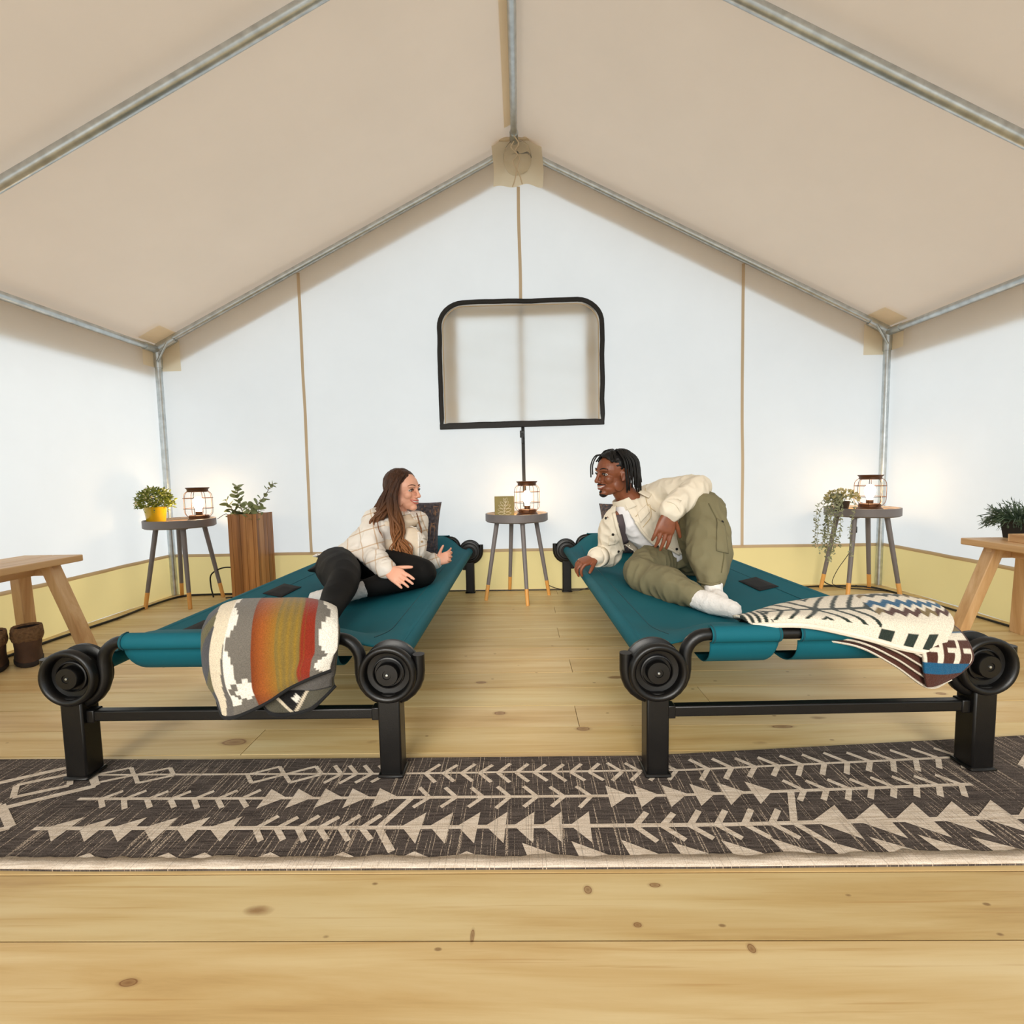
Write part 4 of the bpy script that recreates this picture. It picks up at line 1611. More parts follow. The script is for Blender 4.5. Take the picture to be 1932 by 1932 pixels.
def wear(name, blob, voxel, it, mat, parent, org, folds=(), cuts=(), solid=0, fn=None):
    me = blob.skin(voxel, it)
    if folds:
        wrinkle(me, org, folds)
    if fn is not None:
        cut(me, org, fn=fn)
    for poly in cuts:
        cut(me, org, poly=poly)
    me.name = name
    me.materials.clear()
    me.materials.append(mat)
    me.polygons.foreach_set('use_smooth', [True] * len(me.polygons))
    o = bpy.data.objects.new(name, me)
    COL.objects.link(o)
    o.parent = parent
    if solid:
        m = o.modifiers.new('thickness', 'SOLIDIFY')
        m.thickness = solid
        m.offset = -1
    return o
def bvh_of(o, org):
    me = o.data
    return BVHTree.FromPolygons([tuple(v.co + Vector(org)) for v in me.vertices], [tuple(p.vertices) for p in me.polygons])
def on_cloth(bv, x, y):
    d = (P3(x, y, 1.0) - CAMP).normalized()
    loc, nr, _, _ = bv.ray_cast(CAMP, d)
    if loc is None:
        return None, None
    if nr.dot(d) > 0:
        nr = -nr
    return loc, nr
def trim(name, bv, pts, r, mat, parent, org, flat=(.45, 1), lift=.002, n=6, closed=False):
    """a sewn strip that follows the cloth"""
    P, Nn = [], []
    for q in range(len(pts) if closed else len(pts) - 1):
        a, c = pts[q], pts[(q + 1) % len(pts)]
        m = max(1, int(math.hypot(c[0] - a[0], c[1] - a[1]) / 4))
        for k in range(m):
            l, nn = on_cloth(bv, lerp(a[0], c[0], k / m), lerp(a[1], c[1], k / m))
            if l is not None:
                P.append(l + nn * lift)
                Nn.append(nn)
    if len(P) < 3:
        return None
    for _ in range(2):
        P = [P[0]] + [(P[i - 1] + P[i] * 2 + P[i + 1]) / 4 for i in range(1, len(P) - 1)] + [P[-1]] if not closed else P
    b = MB(org)
    b.tube(P, r, n, closed=closed, flat=flat, up=Nn[0])
    return b.build(name, mat, parent, smooth=180)
def patch_on(name, bv, poly, mat, parent, org, lift=.004, n=10):
    """a sewn panel (pocket, flap) on the cloth; poly: four photo points"""
    b = MB(org)
    ok = []
    def f(u, v):
        x = lerp(lerp(poly[0][0], poly[1][0], u), lerp(poly[3][0], poly[2][0], u), v)
        y = lerp(lerp(poly[0][1], poly[1][1], u), lerp(poly[3][1], poly[2][1], u), v)
        l, nn = on_cloth(bv, x, y)
        if l is None:
            l, nn = ok[-1] if ok else (P3(x, y, 2.3), Vector((0, -1, 0)))
        ok.append((l, nn))
        return l + nn * lift
    b.grid(f, n, n)
    return b.build(name, mat, parent, smooth=180, solid=.003)
def button(bv, x, y, r, mat, parent, org):
    l, nn = on_cloth(bv, x, y)
    if l is None:
        return
    b = MB(org)
    b.lathe([(.0004, .0), (r, .0), (r, .003), (r * .8, .0042), (.0004, .0036)], 12, l + nn * .003, nn.to_track_quat('Z', 'Y').to_matrix())
    b.build('button', mat, parent)

def hand(b, wrist, d, back, thumb, scale=1.0, curl=(.35, .45, .3), spread=.10, tcurl=.3, fan=(1, 1, 1, 1)):
    """d: wrist to knuckles, back: out of the back of the hand, thumb: side of the thumb"""
    d = Vector(d).normalized()
    back = Vector(back)
    back = (back - d * back.dot(d)).normalized()
    th = d.cross(back)
    if th.dot(Vector(thumb)) < 0:
        th = -th
    w = Vector(wrist)
    k = scale
    up = back
    rings = []
    for t, hw, hh in ((-.012, .027, .021), (.012, .030, .018), (.040, .038, .0165), (.066, .042, .0150), (.084, .041, .0125), (.092, .037, .009)):
        c = w + d * t * k + th * .002 * k
        rings.append([c + th * hw * k * math.copysign(abs(math.cos(a)) ** .75, math.cos(a)) + back * hh * k * math.copysign(abs(math.sin(a)) ** .8, math.sin(a)) for a in [2 * PI * q / 16 for q in range(16)]])
    b.loft(rings)
    L = (.070, .079, .074, .058)
    X = (.030, .0095, -.0115, -.031)
    Z = (.082, .087, .084, .076)
    for i in range(4):
        p = w + d * Z[i] * k + th * X[i] * k
        dir_ = (d + th * spread * (1.5 - i) * .9).normalized()
        ax = dir_.cross(back).normalized()
        pts = [p - dir_ * .012 * k]
        seg = (L[i] * .46 * k, L[i] * .30 * k, L[i] * .24 * k)
        pts.append(p)
        for s_, cu in zip(seg, curl):
            dir_ = Matrix.Rotation(-cu * fan[i], 3, ax) @ dir_
            p = p + dir_ * s_
            pts.append(p)
        b.limb(pts, [.0092 * k, .0094 * k, .0086 * k, .0078 * k, .0066 * k], 10, 3)
    p = w + d * .022 * k + th * .026 * k - back * .004 * k
    dir_ = (d * .72 + th * .70 - back * .18).normalized()
    ax = dir_.cross(back).normalized()
    pts = [p - dir_ * .012 * k, p]
    for s_, cu in zip((.036 * k, .030 * k, .022 * k), (0, tcurl, tcurl * .8)):
        dir_ = (dir_ + (d * .5 - back * .35) * cu).normalized()
        p = p + dir_ * s_
        pts.append(p)
    b.limb(pts, [.014 * k, .0135 * k, .0108 * k, .0095 * k, .0075 * k], 10, 3)

class Head:
    def __init__(s, c, f, u, k=1.0):
        s.c = Vector(c)
        s.f = Vector(f).normalized()
        u = Vector(u)
        s.u = (u - s.f * u.dot(s.f)).normalized()
        s.l = s.u.cross(s.f)
        s.k = k
        s.R = Matrix((s.f, s.l, s.u)).transposed()
    def p(s, f, l, u):
        return s.c + (s.f * f + s.l * l + s.u * u) * s.k
    def loc(s, w):
        d = Vector(w) - s.c
        return d.dot(s.f) / s.k, d.dot(s.l) / s.k, d.dot(s.u) / s.k
    def ball(s, b, f, l, u, r):
        b.ball(s.p(f, l, u), tuple(x * s.k for x in r), s.R, 20)
    def build(s, b, fem=True):
        k = s.k
        s.ball(b, -.014, 0, .030, (.094, .073, .082))            # skull
        s.ball(b, .022, 0, .022, (.066, .066, .070))             # forehead
        s.ball(b, .018, 0, -.032, (.066, .056, .072))            # face
        s.ball(b, .034, 0, -.072, (.046, .040 if fem else .044, .034))   # lower jaw
        s.ball(b, .062, 0, -.092, (.026, .022 if fem else .026, .019))   # chin
        for q in (-1, 1):
            s.ball(b, .054, q * .034, -.024, (.026, .022, .024))  # cheek
            s.ball(b, .008, q * .052, -.058, (.030, .010, .030))  # jaw corner
            b.limb([s.p(.074, q * .044, .022), s.p(.084, q * .022, .024), s.p(.084, q * .004, .020)], [.007 * k, .009 * k, .008 * k], 10, 3)   # brow
            b.limb([s.p(-.004, q * .072, .010), s.p(-.014, q * .080, -.004), s.p(-.008, q * .078, -.026), s.p(.002, q * .071, -.034)], [.006 * k, .008 * k, .007 * k, .006 * k], 8, 3)  # ear
            b.ball(s.p(-.002, q * .071, -.010), (.014 * k, .006 * k, .022 * k), s.R, 10)
            s.ball(b, .094, q * .011, -.035, (.010, .0075, .007))  # nostril wing
        b.limb([s.p(.086, 0, .014), s.p(.096, 0, -.010), s.p(.106, 0, -.030)], [.0075 * k, .0085 * k, .0105 * k], 12, 3)
        b.limb([s.p(.074, 0, -.044), s.p(.076, 0, -.060)], [.016 * k, .018 * k], 12)          # muzzle
    def face(s, root, org, M_, fem=True, look=(0, 0)):
        """eyes, brows, mouth as parts of the head"""
        k = s.k
        def part(name, fn, mat, par=root):
            b = Blob(org)
            fn(b)
            return b.build(name, mat, par, smooth=180)
        for q in (-1, 1):
            e = part('eye', lambda b: b.ball(s.p(.0715, q * .031, .001), (.0118 * k, .0138 * k, .0072 * k), s.R, 14), M_['white'])
            part('iris', lambda b: b.ball(s.p(.0780, q * .031 + look[0], .001 + look[1]), (.0062 * k, .0068 * k, .0064 * k), s.R, 12), M_['iris'], e)
            part('eyelid', lambda b: b.limb([s.p(.074, q * .045, .000), s.p(.0835, q * .038, .0075), s.p(.0855, q * .030, .0090), s.p(.0845, q * .022, .0060), s.p(.081, q * .0175, .000)], [.0016 * k, .0024 * k, .0027 * k, .0024 * k, .0016 * k], 8, 3), M_['lash'], e)
            part('eyebrow', lambda b: b.limb([s.p(.071, q * .050, .025), s.p(.083, q * .036, .0315), s.p(.0895, q * .020, .0285), s.p(.0905, q * .013, .0255)], [.0016 * k, .0030 * k, .0036 * k, .0026 * k], 8, 3), M_['brow'])
        part('teeth', lambda b: b.limb([s.p(.074, -.025, -.0545), s.p(.0885, -.012, -.0600), s.p(.0915, 0, -.0612), s.p(.0885, .012, -.0600), s.p(.074, .025, -.0545)], [.002 * k, .0042 * k, .0046 * k, .0042 * k, .002 * k], 8, 4), M_['white'])
        part('upper_lip', lambda b: b.limb([s.p(.069, -.0310, -.0490), s.p(.0885, -.014, -.0535), s.p(.0935, 0, -.0548), s.p(.0885, .014, -.0535), s.p(.069, .0310, -.0490)], [.0020 * k, .0036 * k, .0038 * k, .0036 * k, .0020 * k], 8, 4), M_['lip'])
        part('lower_lip', lambda b: b.limb([s.p(.069, -.0300, -.0505), s.p(.0865, -.014, -.0660), s.p(.0905, 0, -.0695), s.p(.0865, .014, -.0660), s.p(.069, .0300, -.0505)], [.0020 * k, .0046 * k, .0054 * k, .0046 * k, .0020 * k], 8, 4), M_['lip'])
def skin_mat(name, rgb, red, rough=.5):
    t = NT(name)
    v = t.coord('Object')
    col = t.ramp(t.noise(v, 14, 4), [(.3, S(rgb)), (.7, S(red))])
    t.bump(t.noise(v, 420, 2), .12, .001)
    return t.set(Base_Color=col, Roughness=rough, Subsurface_Weight=.08, Subsurface_Radius=(.012, .005, .003), Subsurface_Scale=.6)
def hair_mat(name, a, b2, c3):
    t = NT(name)
    v = t.coord('Object', (60, 60, 9))
    gz = t.node('ShaderNodeSeparateXYZ')
    t.l(t.coord('Object'), gz.inputs[0])
    st = t.noise(v, 3, 4)
    col = t.ramp(st, [(.3, S(a)), (.7, S(b2))])
    tip = t.ramp(t.math('ADD', gz.outputs[2], t.math('MULTIPLY', st, .12)), [(.22, (1, 1, 1)), (.50, (0, 0, 0))])
    col = t.mix(t.math('MULTIPLY', tip, .75), col, S(c3))
    t.bump(st, .4, .003)
    return t.set(Base_Color=col, Roughness=.5, Specular_IOR_Level=.3)
def locks(name, guides, mat, parent, org, count, spread, r0, seed, wave=.006, n=6):
    """bundles of tapering wavy strands round guide curves"""
    rg = random.Random(seed)
    b = MB(org)
    for pts in guides:
        G = smooth_path(pts, 6)
        gph, gfr, gsd = rg.uniform(0, 6), rg.uniform(3.2, 4.6), (Vector((1, 0, 0)) * rg.choice((-1, 1)) + rdir(rg) * .4).normalized()
        for c in range(count):
            off = rdir(rg) * spread * rg.random() ** .5
            ph, fr_q = gph + rg.uniform(-.7, .7), gfr
            sd = (gsd + rdir(rg) * .35).normalized()
            m = len(G)
            end = m - rg.randint(0, m // 5)
            Q, R = [], []
            for i in range(end):
                t = i / (end - 1)
                w = math.sin(t * fr_q * 2 * PI * .5 + ph) * wave * sstep(.15, .7, t)
                Q.append(G[i] + off * lerp(.55, 1.15, t) + sd * w)
                R.append(r0 * (1.0 - .75 * t ** 2.2) * lerp(.75, 1, min(1, t * 6)))
            b.tube(Q, R, n)
    return b.build(name, mat, parent, smooth=180)
EYES = {'white': plain('eye_white', (206, 200, 194), .35, var=.01), 'lash': plain('dark_lash', (38, 26, 22), .6), 'iris': plain('brown_iris', (46, 30, 20), .3)}
# ================================================================== the woman on the left cot
WORG = Vector((-.88, 2.38, .27))
skin_w = skin_mat('fair_skin', (222, 160, 132), (232, 176, 150))
hd = Head(P3(761, 925, 2.58), (.90, -.42, -.02), (-.06, .03, 1), .98)
J = dict(pel=Vector((-.885, 2.385, .385)), wai=Vector((-.80, 2.46, .475)), che=Vector((-.70, 2.545, .570)), nec=Vector((-.668, 2.580, .650)),
         sR=Vector((-.780, 2.485, .598)), sL=Vector((-.560, 2.640, .585)),
         eR=Vector((-.738, 2.345, .440)), wR=P3(731, 1076, 2.125), eL=Vector((-.600, 2.700, .385)), wL=Vector((-.470, 2.62, .352)),
         hR=Vector((-.912, 2.335, .385)), kR=Vector((-.752, 1.985, .392)), aR=Vector((-.705, 1.630, .318)),
         hL=Vector((-.825, 2.440, .370)), kL=Vector((-.470, 2.285, .368)), aL=Vector((-.790, 2.075, .312)))
fr_w = Vector((.72, -.62, .22))
sd_w = (J['sL'] - J['sR']).normalized()
b = Blob(WORG)
hd.build(b, True)
b.limb([hd.p(-.016, 0, -.045), J['nec'] + Vector((0, 0, -.01))], [.046, .050], 16)
b.torso([(J['pel'], sd_w, .125, fr_w, .085), (J['wai'], sd_w, .105, fr_w, .075), (J['che'], sd_w, .125, fr_w, .080), (J['nec'] + Vector((0, 0, -.035)), sd_w, .10, fr_w, .05)])
for s, e, w in (('sR', 'eR', 'wR'), ('sL', 'eL', 'wL')):
    b.limb([J[s], J[e], J[w]], [.040, .034, .024], 14)
for h_, k_, a_ in (('hR', 'kR', 'aR'), ('hL', 'kL', 'aL')):
    b.limb([J[h_], J[h_].lerp(J[k_], .5), J[k_], J[k_].lerp(J[a_], .4), J[a_]], [.075, .066, .046, .040, .026], 14)
hand(b, J['wR'], P3(752, 1088, 2.085) - J['wR'], (-.05, -.74, .66), (.35, .45, .75), .90, (.16, .22, .2), .055, .15)
hand(b, J['wL'], (.84, .06, .36), (.10, .95, -.30), (-.55, .0, .83), .82, (.75, .85, .5), .10, .3, (.55, .8, 1.0, 1.1))
me = b.skin(.0034, 3)
me.name = 'person'
me.materials.clear()
me.materials.append(skin_w)
me.polygons.foreach_set('use_smooth', [True] * len(me.polygons))
wo = bpy.data.objects.new('person', me)
COL.objects.link(wo)
wo.location = WORG
tag(wo, 'long haired person in cream plaid overshirt and black leggings reclining on the cot', 'person')
hair_w = hair_mat('brown_hair', (46, 27, 18), (80, 50, 32), (168, 108, 58))
hd.face(wo, WORG, dict(EYES, lip=plain('rosy_lip', (190, 104, 92), .45), brow=plain('brown_brow', (84, 56, 42), .8)), True, (0, 0))
# leggings
blk = plain('black_leggings', (10, 9, 9), .8, var=.12, vs=4, bs=600, bst=.15, spec=.25)
b = Blob(WORG)
b.limb([J['hR'] + Vector((-.010, .02, .0)), J['hR'].lerp(J['kR'], .5) + Vector((0, 0, .005)), J['kR'], J['kR'].lerp(J['aR'], .35) + Vector((0, 0, -.008)), J['aR'].lerp(J['kR'], .10)], [.102, .092, .064, .058, .040], 20, 5)
b.limb([J['hL'], J['hL'].lerp(J['kL'], .5) + Vector((0, 0, .004)), J['kL'] + Vector((-.012, 0, -.004))], [.100, .090, .070], 20, 5)
b.limb([J['kL'] + Vector((-.012, -.004, -.010)), J['kL'].lerp(J['aL'], .35), J['kL'].lerp(J['aL'], .72)], [.064, .060, .044], 20, 5)
b.torso([(J['pel'] + Vector((-.02, -.015, -.005)), sd_w, .155, fr_w, .105), (J['wai'] + Vector((-.035, -.04, -.035)), sd_w, .135, fr_w, .095)])
wear('leggings', b, .0055, 8, blk, wo, WORG, [(.004, (7, 7, 14), 1)])
# socks
sock_w = plain('pale_grey_sock', (206, 203, 200), .9, var=.1, vs=60, bs=160, bst=.6)
b = Blob(WORG)
b.limb([J['kL'].lerp(J['aL'], .70), J['aL'], J['aL'] + Vector((-.05, -.005, -.004)), J['aL'] + Vector((-.135, .015, -.014))], [.041, .036, .038, .027], 16, 4)
b.limb([J['aL'] + Vector((-.01, -.002, -.002)), J['aL'] + Vector((.02, -.04, -.008))], [.034, .024], 14)
wear('sock', b, .005, 5, sock_w, wo, WORG, [(.002, (40, 40, 40), 3)])
b = Blob(WORG)
b.limb([J['aR'].lerp(J['kR'], .12), J['aR'], J['aR'] + Vector((.01, -.045, .012)), J['aR'] + Vector((.02, -.100, .055))], [.041, .036, .038, .030], 16, 4)
wear('sock', b, .005, 5, sock_w, wo, WORG, [(.002, (40, 40, 40), 3)])
# inner top
top_m = plain('beige_top', (230, 214, 192), .9, bs=300, bst=.3)
b = Blob(WORG)
b.ball(P3(772, 1030, 2.47), (.085, .07, .10))
b.torso([(J['wai'] + Vector((.02, 0, -.06)), sd_w, .125, fr_w, .105), (J['wai'].lerp(J['che'], .4), sd_w, .125, fr_w, .100), (J['che'] + fr_w * .016, sd_w, .142, fr_w, .108), (J['nec'] + Vector((0, 0, -.030)), sd_w, .09, fr_w, .058)])
wear('top', b, .006, 6, top_m, wo, WORG, [(.004, (16, 16, 10), 5)])
# plaid overshirt
def plaid():
    t = NT('cream_plaid')
    base = t.ramp(t.noise(t.coord('Object'), 9, 3), [(.3, S((222, 214, 204))), (.7, S((234, 228, 220)))])
    col = base
    for ax, sc in ((Vector((.94, .12, .30)), 13.5), (Vector((-.30, .10, .94)), 12.5)):
        dp = t.node('ShaderNodeVectorMath', operation='DOT_PRODUCT')
        t.l(t.coord('Object'), dp.inputs[0])
        dp.inputs[1].default_value = ax * sc
        fr2 = t.math('FRACT', dp.outputs['Value'])
        a = t.math('LESS_THAN', fr2, .075)
        col = t.mix(t.math('MULTIPLY', a, .62), col, S((186, 146, 98)))
    t.bump(t.noise(t.coord('Object'), 380, 2), .4, .002)
    return t.set(Base_Color=col, Roughness=.92, Sheen_Weight=.1)
plaid_m = plaid()
b = Blob(WORG)
back = -fr_w.normalized()
b.ball(P3(772, 1030, 2.48), (.092, .08, .105))
b.torso([(J['pel'] + Vector((-.015, .045, .055)), sd_w, .155, fr_w, .100), (J['wai'] + Vector((0, 0, .0)), sd_w, .135, fr_w, .104), (J['che'] + fr_w * .004, sd_w, .152, fr_w, .112), (J['nec'] + Vector((0, 0, -.034)), sd_w, .118, fr_w, .070)])
b.limb([J['sR'] + Vector((.012, .01, -.006)), J['sR'].lerp(J['eR'], .5), J['eR'] + Vector((.004, 0, 0)), J['eR'].lerp(J['wR'], .5), J['wR'] - (J['wR'] - J['eR']).normalized() * .012], [.074, .068, .060, .050, .041], 18, 5)
b.limb([J['sL'] + Vector((-.012, -.01, -.006)), J['sL'].lerp(J['eL'], .5), J['eL'], J['wL'] - (J['wL'] - J['eL']).normalized() * .010], [.062, .056, .050, .038], 18, 5)
# the hem flaring over the hip
b.limb([P3(640, 1040, 2.40), P3(672, 1046, 2.32), P3(695, 1058, 2.28)], [.035, .030, .022], 14, 4, flat=(.55, 1.0))
ow = wear('overshirt', b, .0055, 7, plaid_m, wo, WORG, [(.009, (10, 10, 7), 2), (.005, (24, 20, 14), 7)],
          cuts=[[(757, 972), (776, 968), (785, 988), (789, 1012), (788, 1062), (770, 1066), (762, 1030)]], solid=.004)
bv = bvh_of(ow, WORG)
for pts in ([(777, 970), (787, 988), (791, 1012), (790, 1062)], [(757, 975), (763, 1030), (770, 1068)]):
    trim('placket', bv, pts, .007, plaid_m, ow, WORG, (.4, 1))
trim('collar', bv, [(771, 968), (781, 974), (791, 984), (797, 978)], .012, plaid_m, ow, WORG, (.35, 1), .006)
trim('collar', bv, [(748, 968), (756, 976), (764, 992)], .012, plaid_m, ow, WORG, (.35, 1), .006)
for x, y in ((788, 985), (795, 1022), (793, 1050)):
    button(bv, x, y, .0055, plain('horn_button', (170, 140, 100), .4), ow, WORG)
patch_on('chest_pocket', bv, [(796, 994), (806, 997), (805, 1018), (796, 1016)], plaid_m, ow, WORG)
# cuffs
for w, e in (('wR', 'eR'), ('wL', 'eL')):
    d = (J[w] - J[e]).normalized()
    b = MB(WORG)
    b.tube([J[w] - d * .034, J[w] - d * .006], [.043, .039], 20, cap=False)
    b.build('cuff', plaid_m, ow, smooth=180, solid=.005)
# hair
b = Blob(WORG)
hd.ball(b, -.026, 0, .032, (.098, .084, .092))
hd.ball(b, -.050, 0, -.030, (.070, .076, .085))
def face_hole(c):
    f, l, u = hd.loc(c)
    line = .000 + (.075 if u > .085 else .075 * sstep(-.02, .100, u))
    return (f > line and u < .092) or u < -.085
hp = wear('hair', b, .005, 5, hair_w, wo, WORG, [(.0035, (60, 60, 9), 3)], fn=face_hole, solid=.006)
def gp_(l):
    return [P3(*q) for q in l]
top = [hd.p(.055, 0.0, .108)]
back_g = [gp_([(752, 893, 2.56), (735, 918, 2.535), (722, 948, 2.50), (708, 975, 2.475), (697, 1003, 2.47), (688, 1022, 2.48)]),
          gp_([(758, 891, 2.60), (738, 915, 2.60), (722, 945, 2.58), (704, 975, 2.56), (692, 1000, 2.56), (678, 1022, 2.55)]),
          gp_([(755, 893, 2.55), (742, 920, 2.505), (734, 950, 2.465), (722, 972, 2.435), (706, 992, 2.43), (700, 1012, 2.44)]),
          gp_([(745, 905, 2.62), (726, 935, 2.62), (712, 965, 2.60), (698, 990, 2.58), (686, 1018, 2.57), (660, 1032, 2.53)]),
          gp_([(730, 930, 2.58), (712, 960, 2.54), (700, 985, 2.50), (690, 1008, 2.49), (682, 1030, 2.47), (668, 1040, 2.45)]),
          gp_([(738, 940, 2.49), (724, 965, 2.44), (704, 985, 2.425), (692, 1010, 2.43), (684, 1026, 2.44)])]
locks('hair_lock', back_g, hair_w, hp, WORG, 16, .026, .0090, 3, .013)
front_g = [gp_([(760, 893, 2.52), (748, 915, 2.490), (745, 942, 2.475), (748, 968, 2.450), (754, 998, 2.415), (756, 1028, 2.395), (762, 1056, 2.375)]),
           gp_([(757, 895, 2.51), (744, 925, 2.475), (742, 955, 2.450), (745, 985, 2.420), (746, 1015, 2.385), (748, 1045, 2.365), (758, 1064, 2.36)]),
           gp_([(755, 898, 2.50), (740, 930, 2.465), (737, 960, 2.435), (744, 990, 2.405), (757, 1018, 2.385), (770, 1042, 2.375), (772, 1062, 2.37)]),
           gp_([(752, 900, 2.50), (738, 935, 2.465), (740, 968, 2.425), (750, 996, 2.40), (748, 1022, 2.375), (742, 1044, 2.37)])]
locks('hair_lock', front_g, hair_w, hp, WORG, 15, .021, .0080, 4, .013)
wisp = [gp_([(720, 962, 2.415), (708, 975, 2.405), (706, 995, 2.395), (712, 1012, 2.37), (714, 1022, 2.355), (706, 1034, 2.325)]),
        gp_([(722, 966, 2.412), (712, 985, 2.395), (718, 1005, 2.365), (722, 1018, 2.35)]),
        gp_([(786, 968, 2.52), (792, 990, 2.51), (796, 1012, 2.50), (800, 1030, 2.50)]),
        gp_([(690, 1015, 2.47), (670, 1024, 2.46), (650, 1032, 2.45), (634, 1036, 2.44)])]
locks('hair_wisp', wisp, hair_w, hp, WORG, 3, .004, .0026, 5, .004)
# ring on the middle finger
# ================================================================== the man on the right cot
MORG = Vector((.85, 2.58, .27))
skin_m = skin_mat('brown_skin', (116, 64, 40), (140, 82, 54), .45)
hm = Head(P3(1158, 893, 2.48), (-.90, -.42, -.07), (.10, .0, 1), 1.02)
K = dict(pel=Vector((.86, 2.585, .375)), wai=Vector((.765, 2.565, .465)), che=Vector((.635, 2.535, .600)), nec=Vector((.570, 2.520, .690)),
         sR=Vector((.478, 2.470, .585)), sL=Vector((.735, 2.585, .700)),
         eR=Vector((.480, 2.600, .385)), wR=Vector((.385, 2.465, .392)), eL=Vector((.850, 2.335, .738)), wL=Vector((.672, 2.175, .645)),
         hR=Vector((.775, 2.600, .370)), kR=Vector((.550, 2.255, .352)), aR=Vector((.718, 1.915, .308)),
         hL=Vector((.925, 2.560, .380)), kL=Vector((.868, 2.285, .650)), aL=Vector((.805, 2.000, .335)))
sd_m = (K['sL'] - K['sR']).normalized()
sp_m = (K['nec'] - K['pel']).normalized()
fr_m = sd_m.cross(sp_m).normalized()
if fr_m.y > 0:
    fr_m = -fr_m
b = Blob(MORG)
hm.build(b, False)
b.limb([hm.p(-.022, 0, -.040), K['nec'].lerp(hm.p(-.02, 0, -.06), .4), K['nec'] + Vector((.01, 0, -.02))], [.056, .056, .066], 16)
b.torso([(K['pel'], sd_m, .13, fr_m, .085), (K['wai'], sd_m, .125, fr_m, .080), (K['che'], sd_m, .150, fr_m, .085), (K['nec'] + sp_m * -.03, sd_m, .12, fr_m, .055)])
for s, e, w in (('sR', 'eR', 'wR'), ('sL', 'eL', 'wL')):
    b.limb([K[s], K[e], K[w]], [.045, .038, .029], 14)
for h_, k_, a_ in (('hR', 'kR', 'aR'), ('hL', 'kL', 'aL')):
    b.limb([K[h_], K[h_].lerp(K[k_], .5), K[k_], K[k_].lerp(K[a_], .4), K[a_]], [.070, .064, .048, .044, .030], 14)
hand(b, K['wL'], P3(1250, 1015, 2.160) - K['wL'], (.10, -.95, .1), (.95, -.1, .0), 1.08, (.12, .20, .16), .05, .25)
hand(b, K['wR'], (-.86, -.32, -.22), (-.25, -.30, .90), (.30, -.92, -.1), 1.0, (.62, .75, .45), .10, .35)
me = b.skin(.0034, 3)
me.name = 'person'
me.materials.clear()
me.materials.append(skin_m)
me.polygons.foreach_set('use_smooth', [True] * len(me.polygons))
mo = bpy.data.objects.new('person', me)
COL.objects.link(mo)
mo.location = MORG
tag(mo, 'person with dreadlocks in a cream jacket and olive trousers sitting on the cot', 'person')
hair_mm = hair_mat('black_hair', (8, 7, 7), (18, 15, 14), (16, 13, 12))
hm.face(mo, MORG, dict(EYES, lip=plain('brown_lip', (140, 78, 62), .4), brow=plain('black_brow', (24, 18, 16), .8)), False, (.0025, -.001))
# trousers
olive = plain('olive_twill', (120, 113, 84), .85, var=.08, vs=6, bs=520, bst=.2)
b = Blob(MORG)
b.limb([K['hL'], K['hL'].lerp(K['kL'], .5), K['kL'] + Vector((0, 0, .004)), K['kL'].lerp(K['aL'], .30) + Vector((.008, 0, 0)), K['kL'].lerp(K['aL'], .62), K['kL'].lerp(K['aL'], .84)], [.112, .100, .082, .094, .092, .066], 22, 5)
b.limb([K['kL'].lerp(K['aL'], .84), K['kL'].lerp(K['aL'], .92)], [.064, .050], 18)
b.limb([K['hR'], K['hR'].lerp(K['kR'], .5), K['kR'] + Vector((.012, .01, 0)), K['kR'].lerp(K['aR'], .3), K['kR'].lerp(K['aR'], .6) + Vector((0, 0, .008)), K['kR'].lerp(K['aR'], .90)], [.105, .092, .076, .073, .072, .050], 22, 5)
b.torso([(K['pel'] + Vector((.02, 0, -.01)), sd_m, .155, fr_m, .105), (K['wai'] + Vector((.03, 0, -.035)), sd_m, .140, fr_m, .098)])
tr = wear('trousers', b, .0055, 6, olive, mo, MORG, [(.011, (9, 9, 5), 4), (.006, (22, 20, 10), 9)])
bv = bvh_of(tr, MORG)
patch_on('cargo_pocket', bv, [(1352, 978), (1366, 990), (1372, 1045), (1352, 1040)], olive, tr, MORG, .006)
trim('side_seam', bv, [(1337, 950), (1350, 975), (1362, 1010), (1366, 1050), (1360, 1085)], .0025, plain('olive_stitch', (96, 90, 62), .9), tr, MORG)
trim('hem_gather', bv, [(1303, 1090), (1325, 1100), (1345, 1103), (1362, 1098)], .006, olive, tr, MORG, (.6, 1), .004)
trim('hem_gather', bv, [(1305, 1140), (1312, 1152), (1322, 1165)], .006, olive, tr, MORG, (.6, 1), .004)
for x, y in ((1362, 985), (1368, 1020), (1370, 1038)):
    button(bv, x, y, .006, MT['black_steel'], tr, MORG)
# socks
sock_m = plain('white_sock', (232, 229, 226), .92, var=.05, vs=40, bs=170, bst=.6)
b = Blob(MORG)
d = Vector((.075, -.125, -.006))
b.limb([K['kR'].lerp(K['aR'], .88), K['aR'], K['aR'] + d * .4, K['aR'] + d], [.044, .042, .044, .033], 16, 4)
wear('sock', b, .005, 5, sock_m, mo, MORG, [(.002, (40, 40, 40), 3)])
b = Blob(MORG)
b.limb([K['kL'].lerp(K['aL'], .84), K['aL'], K['aL'] + Vector((-.002, -.01, -.025))], [.040, .038, .038], 16, 4)
b.limb([K['aL'] + Vector((0, .03, -.035)), K['aL'] + Vector((-.004, -.06, -.032)), K['aL'] + Vector((-.01, -.135, -.045))], [.036, .038, .026], 16, 4)
wear('sock', b, .005, 5, sock_m, mo, MORG, [(.002, (40, 40, 40), 3)])
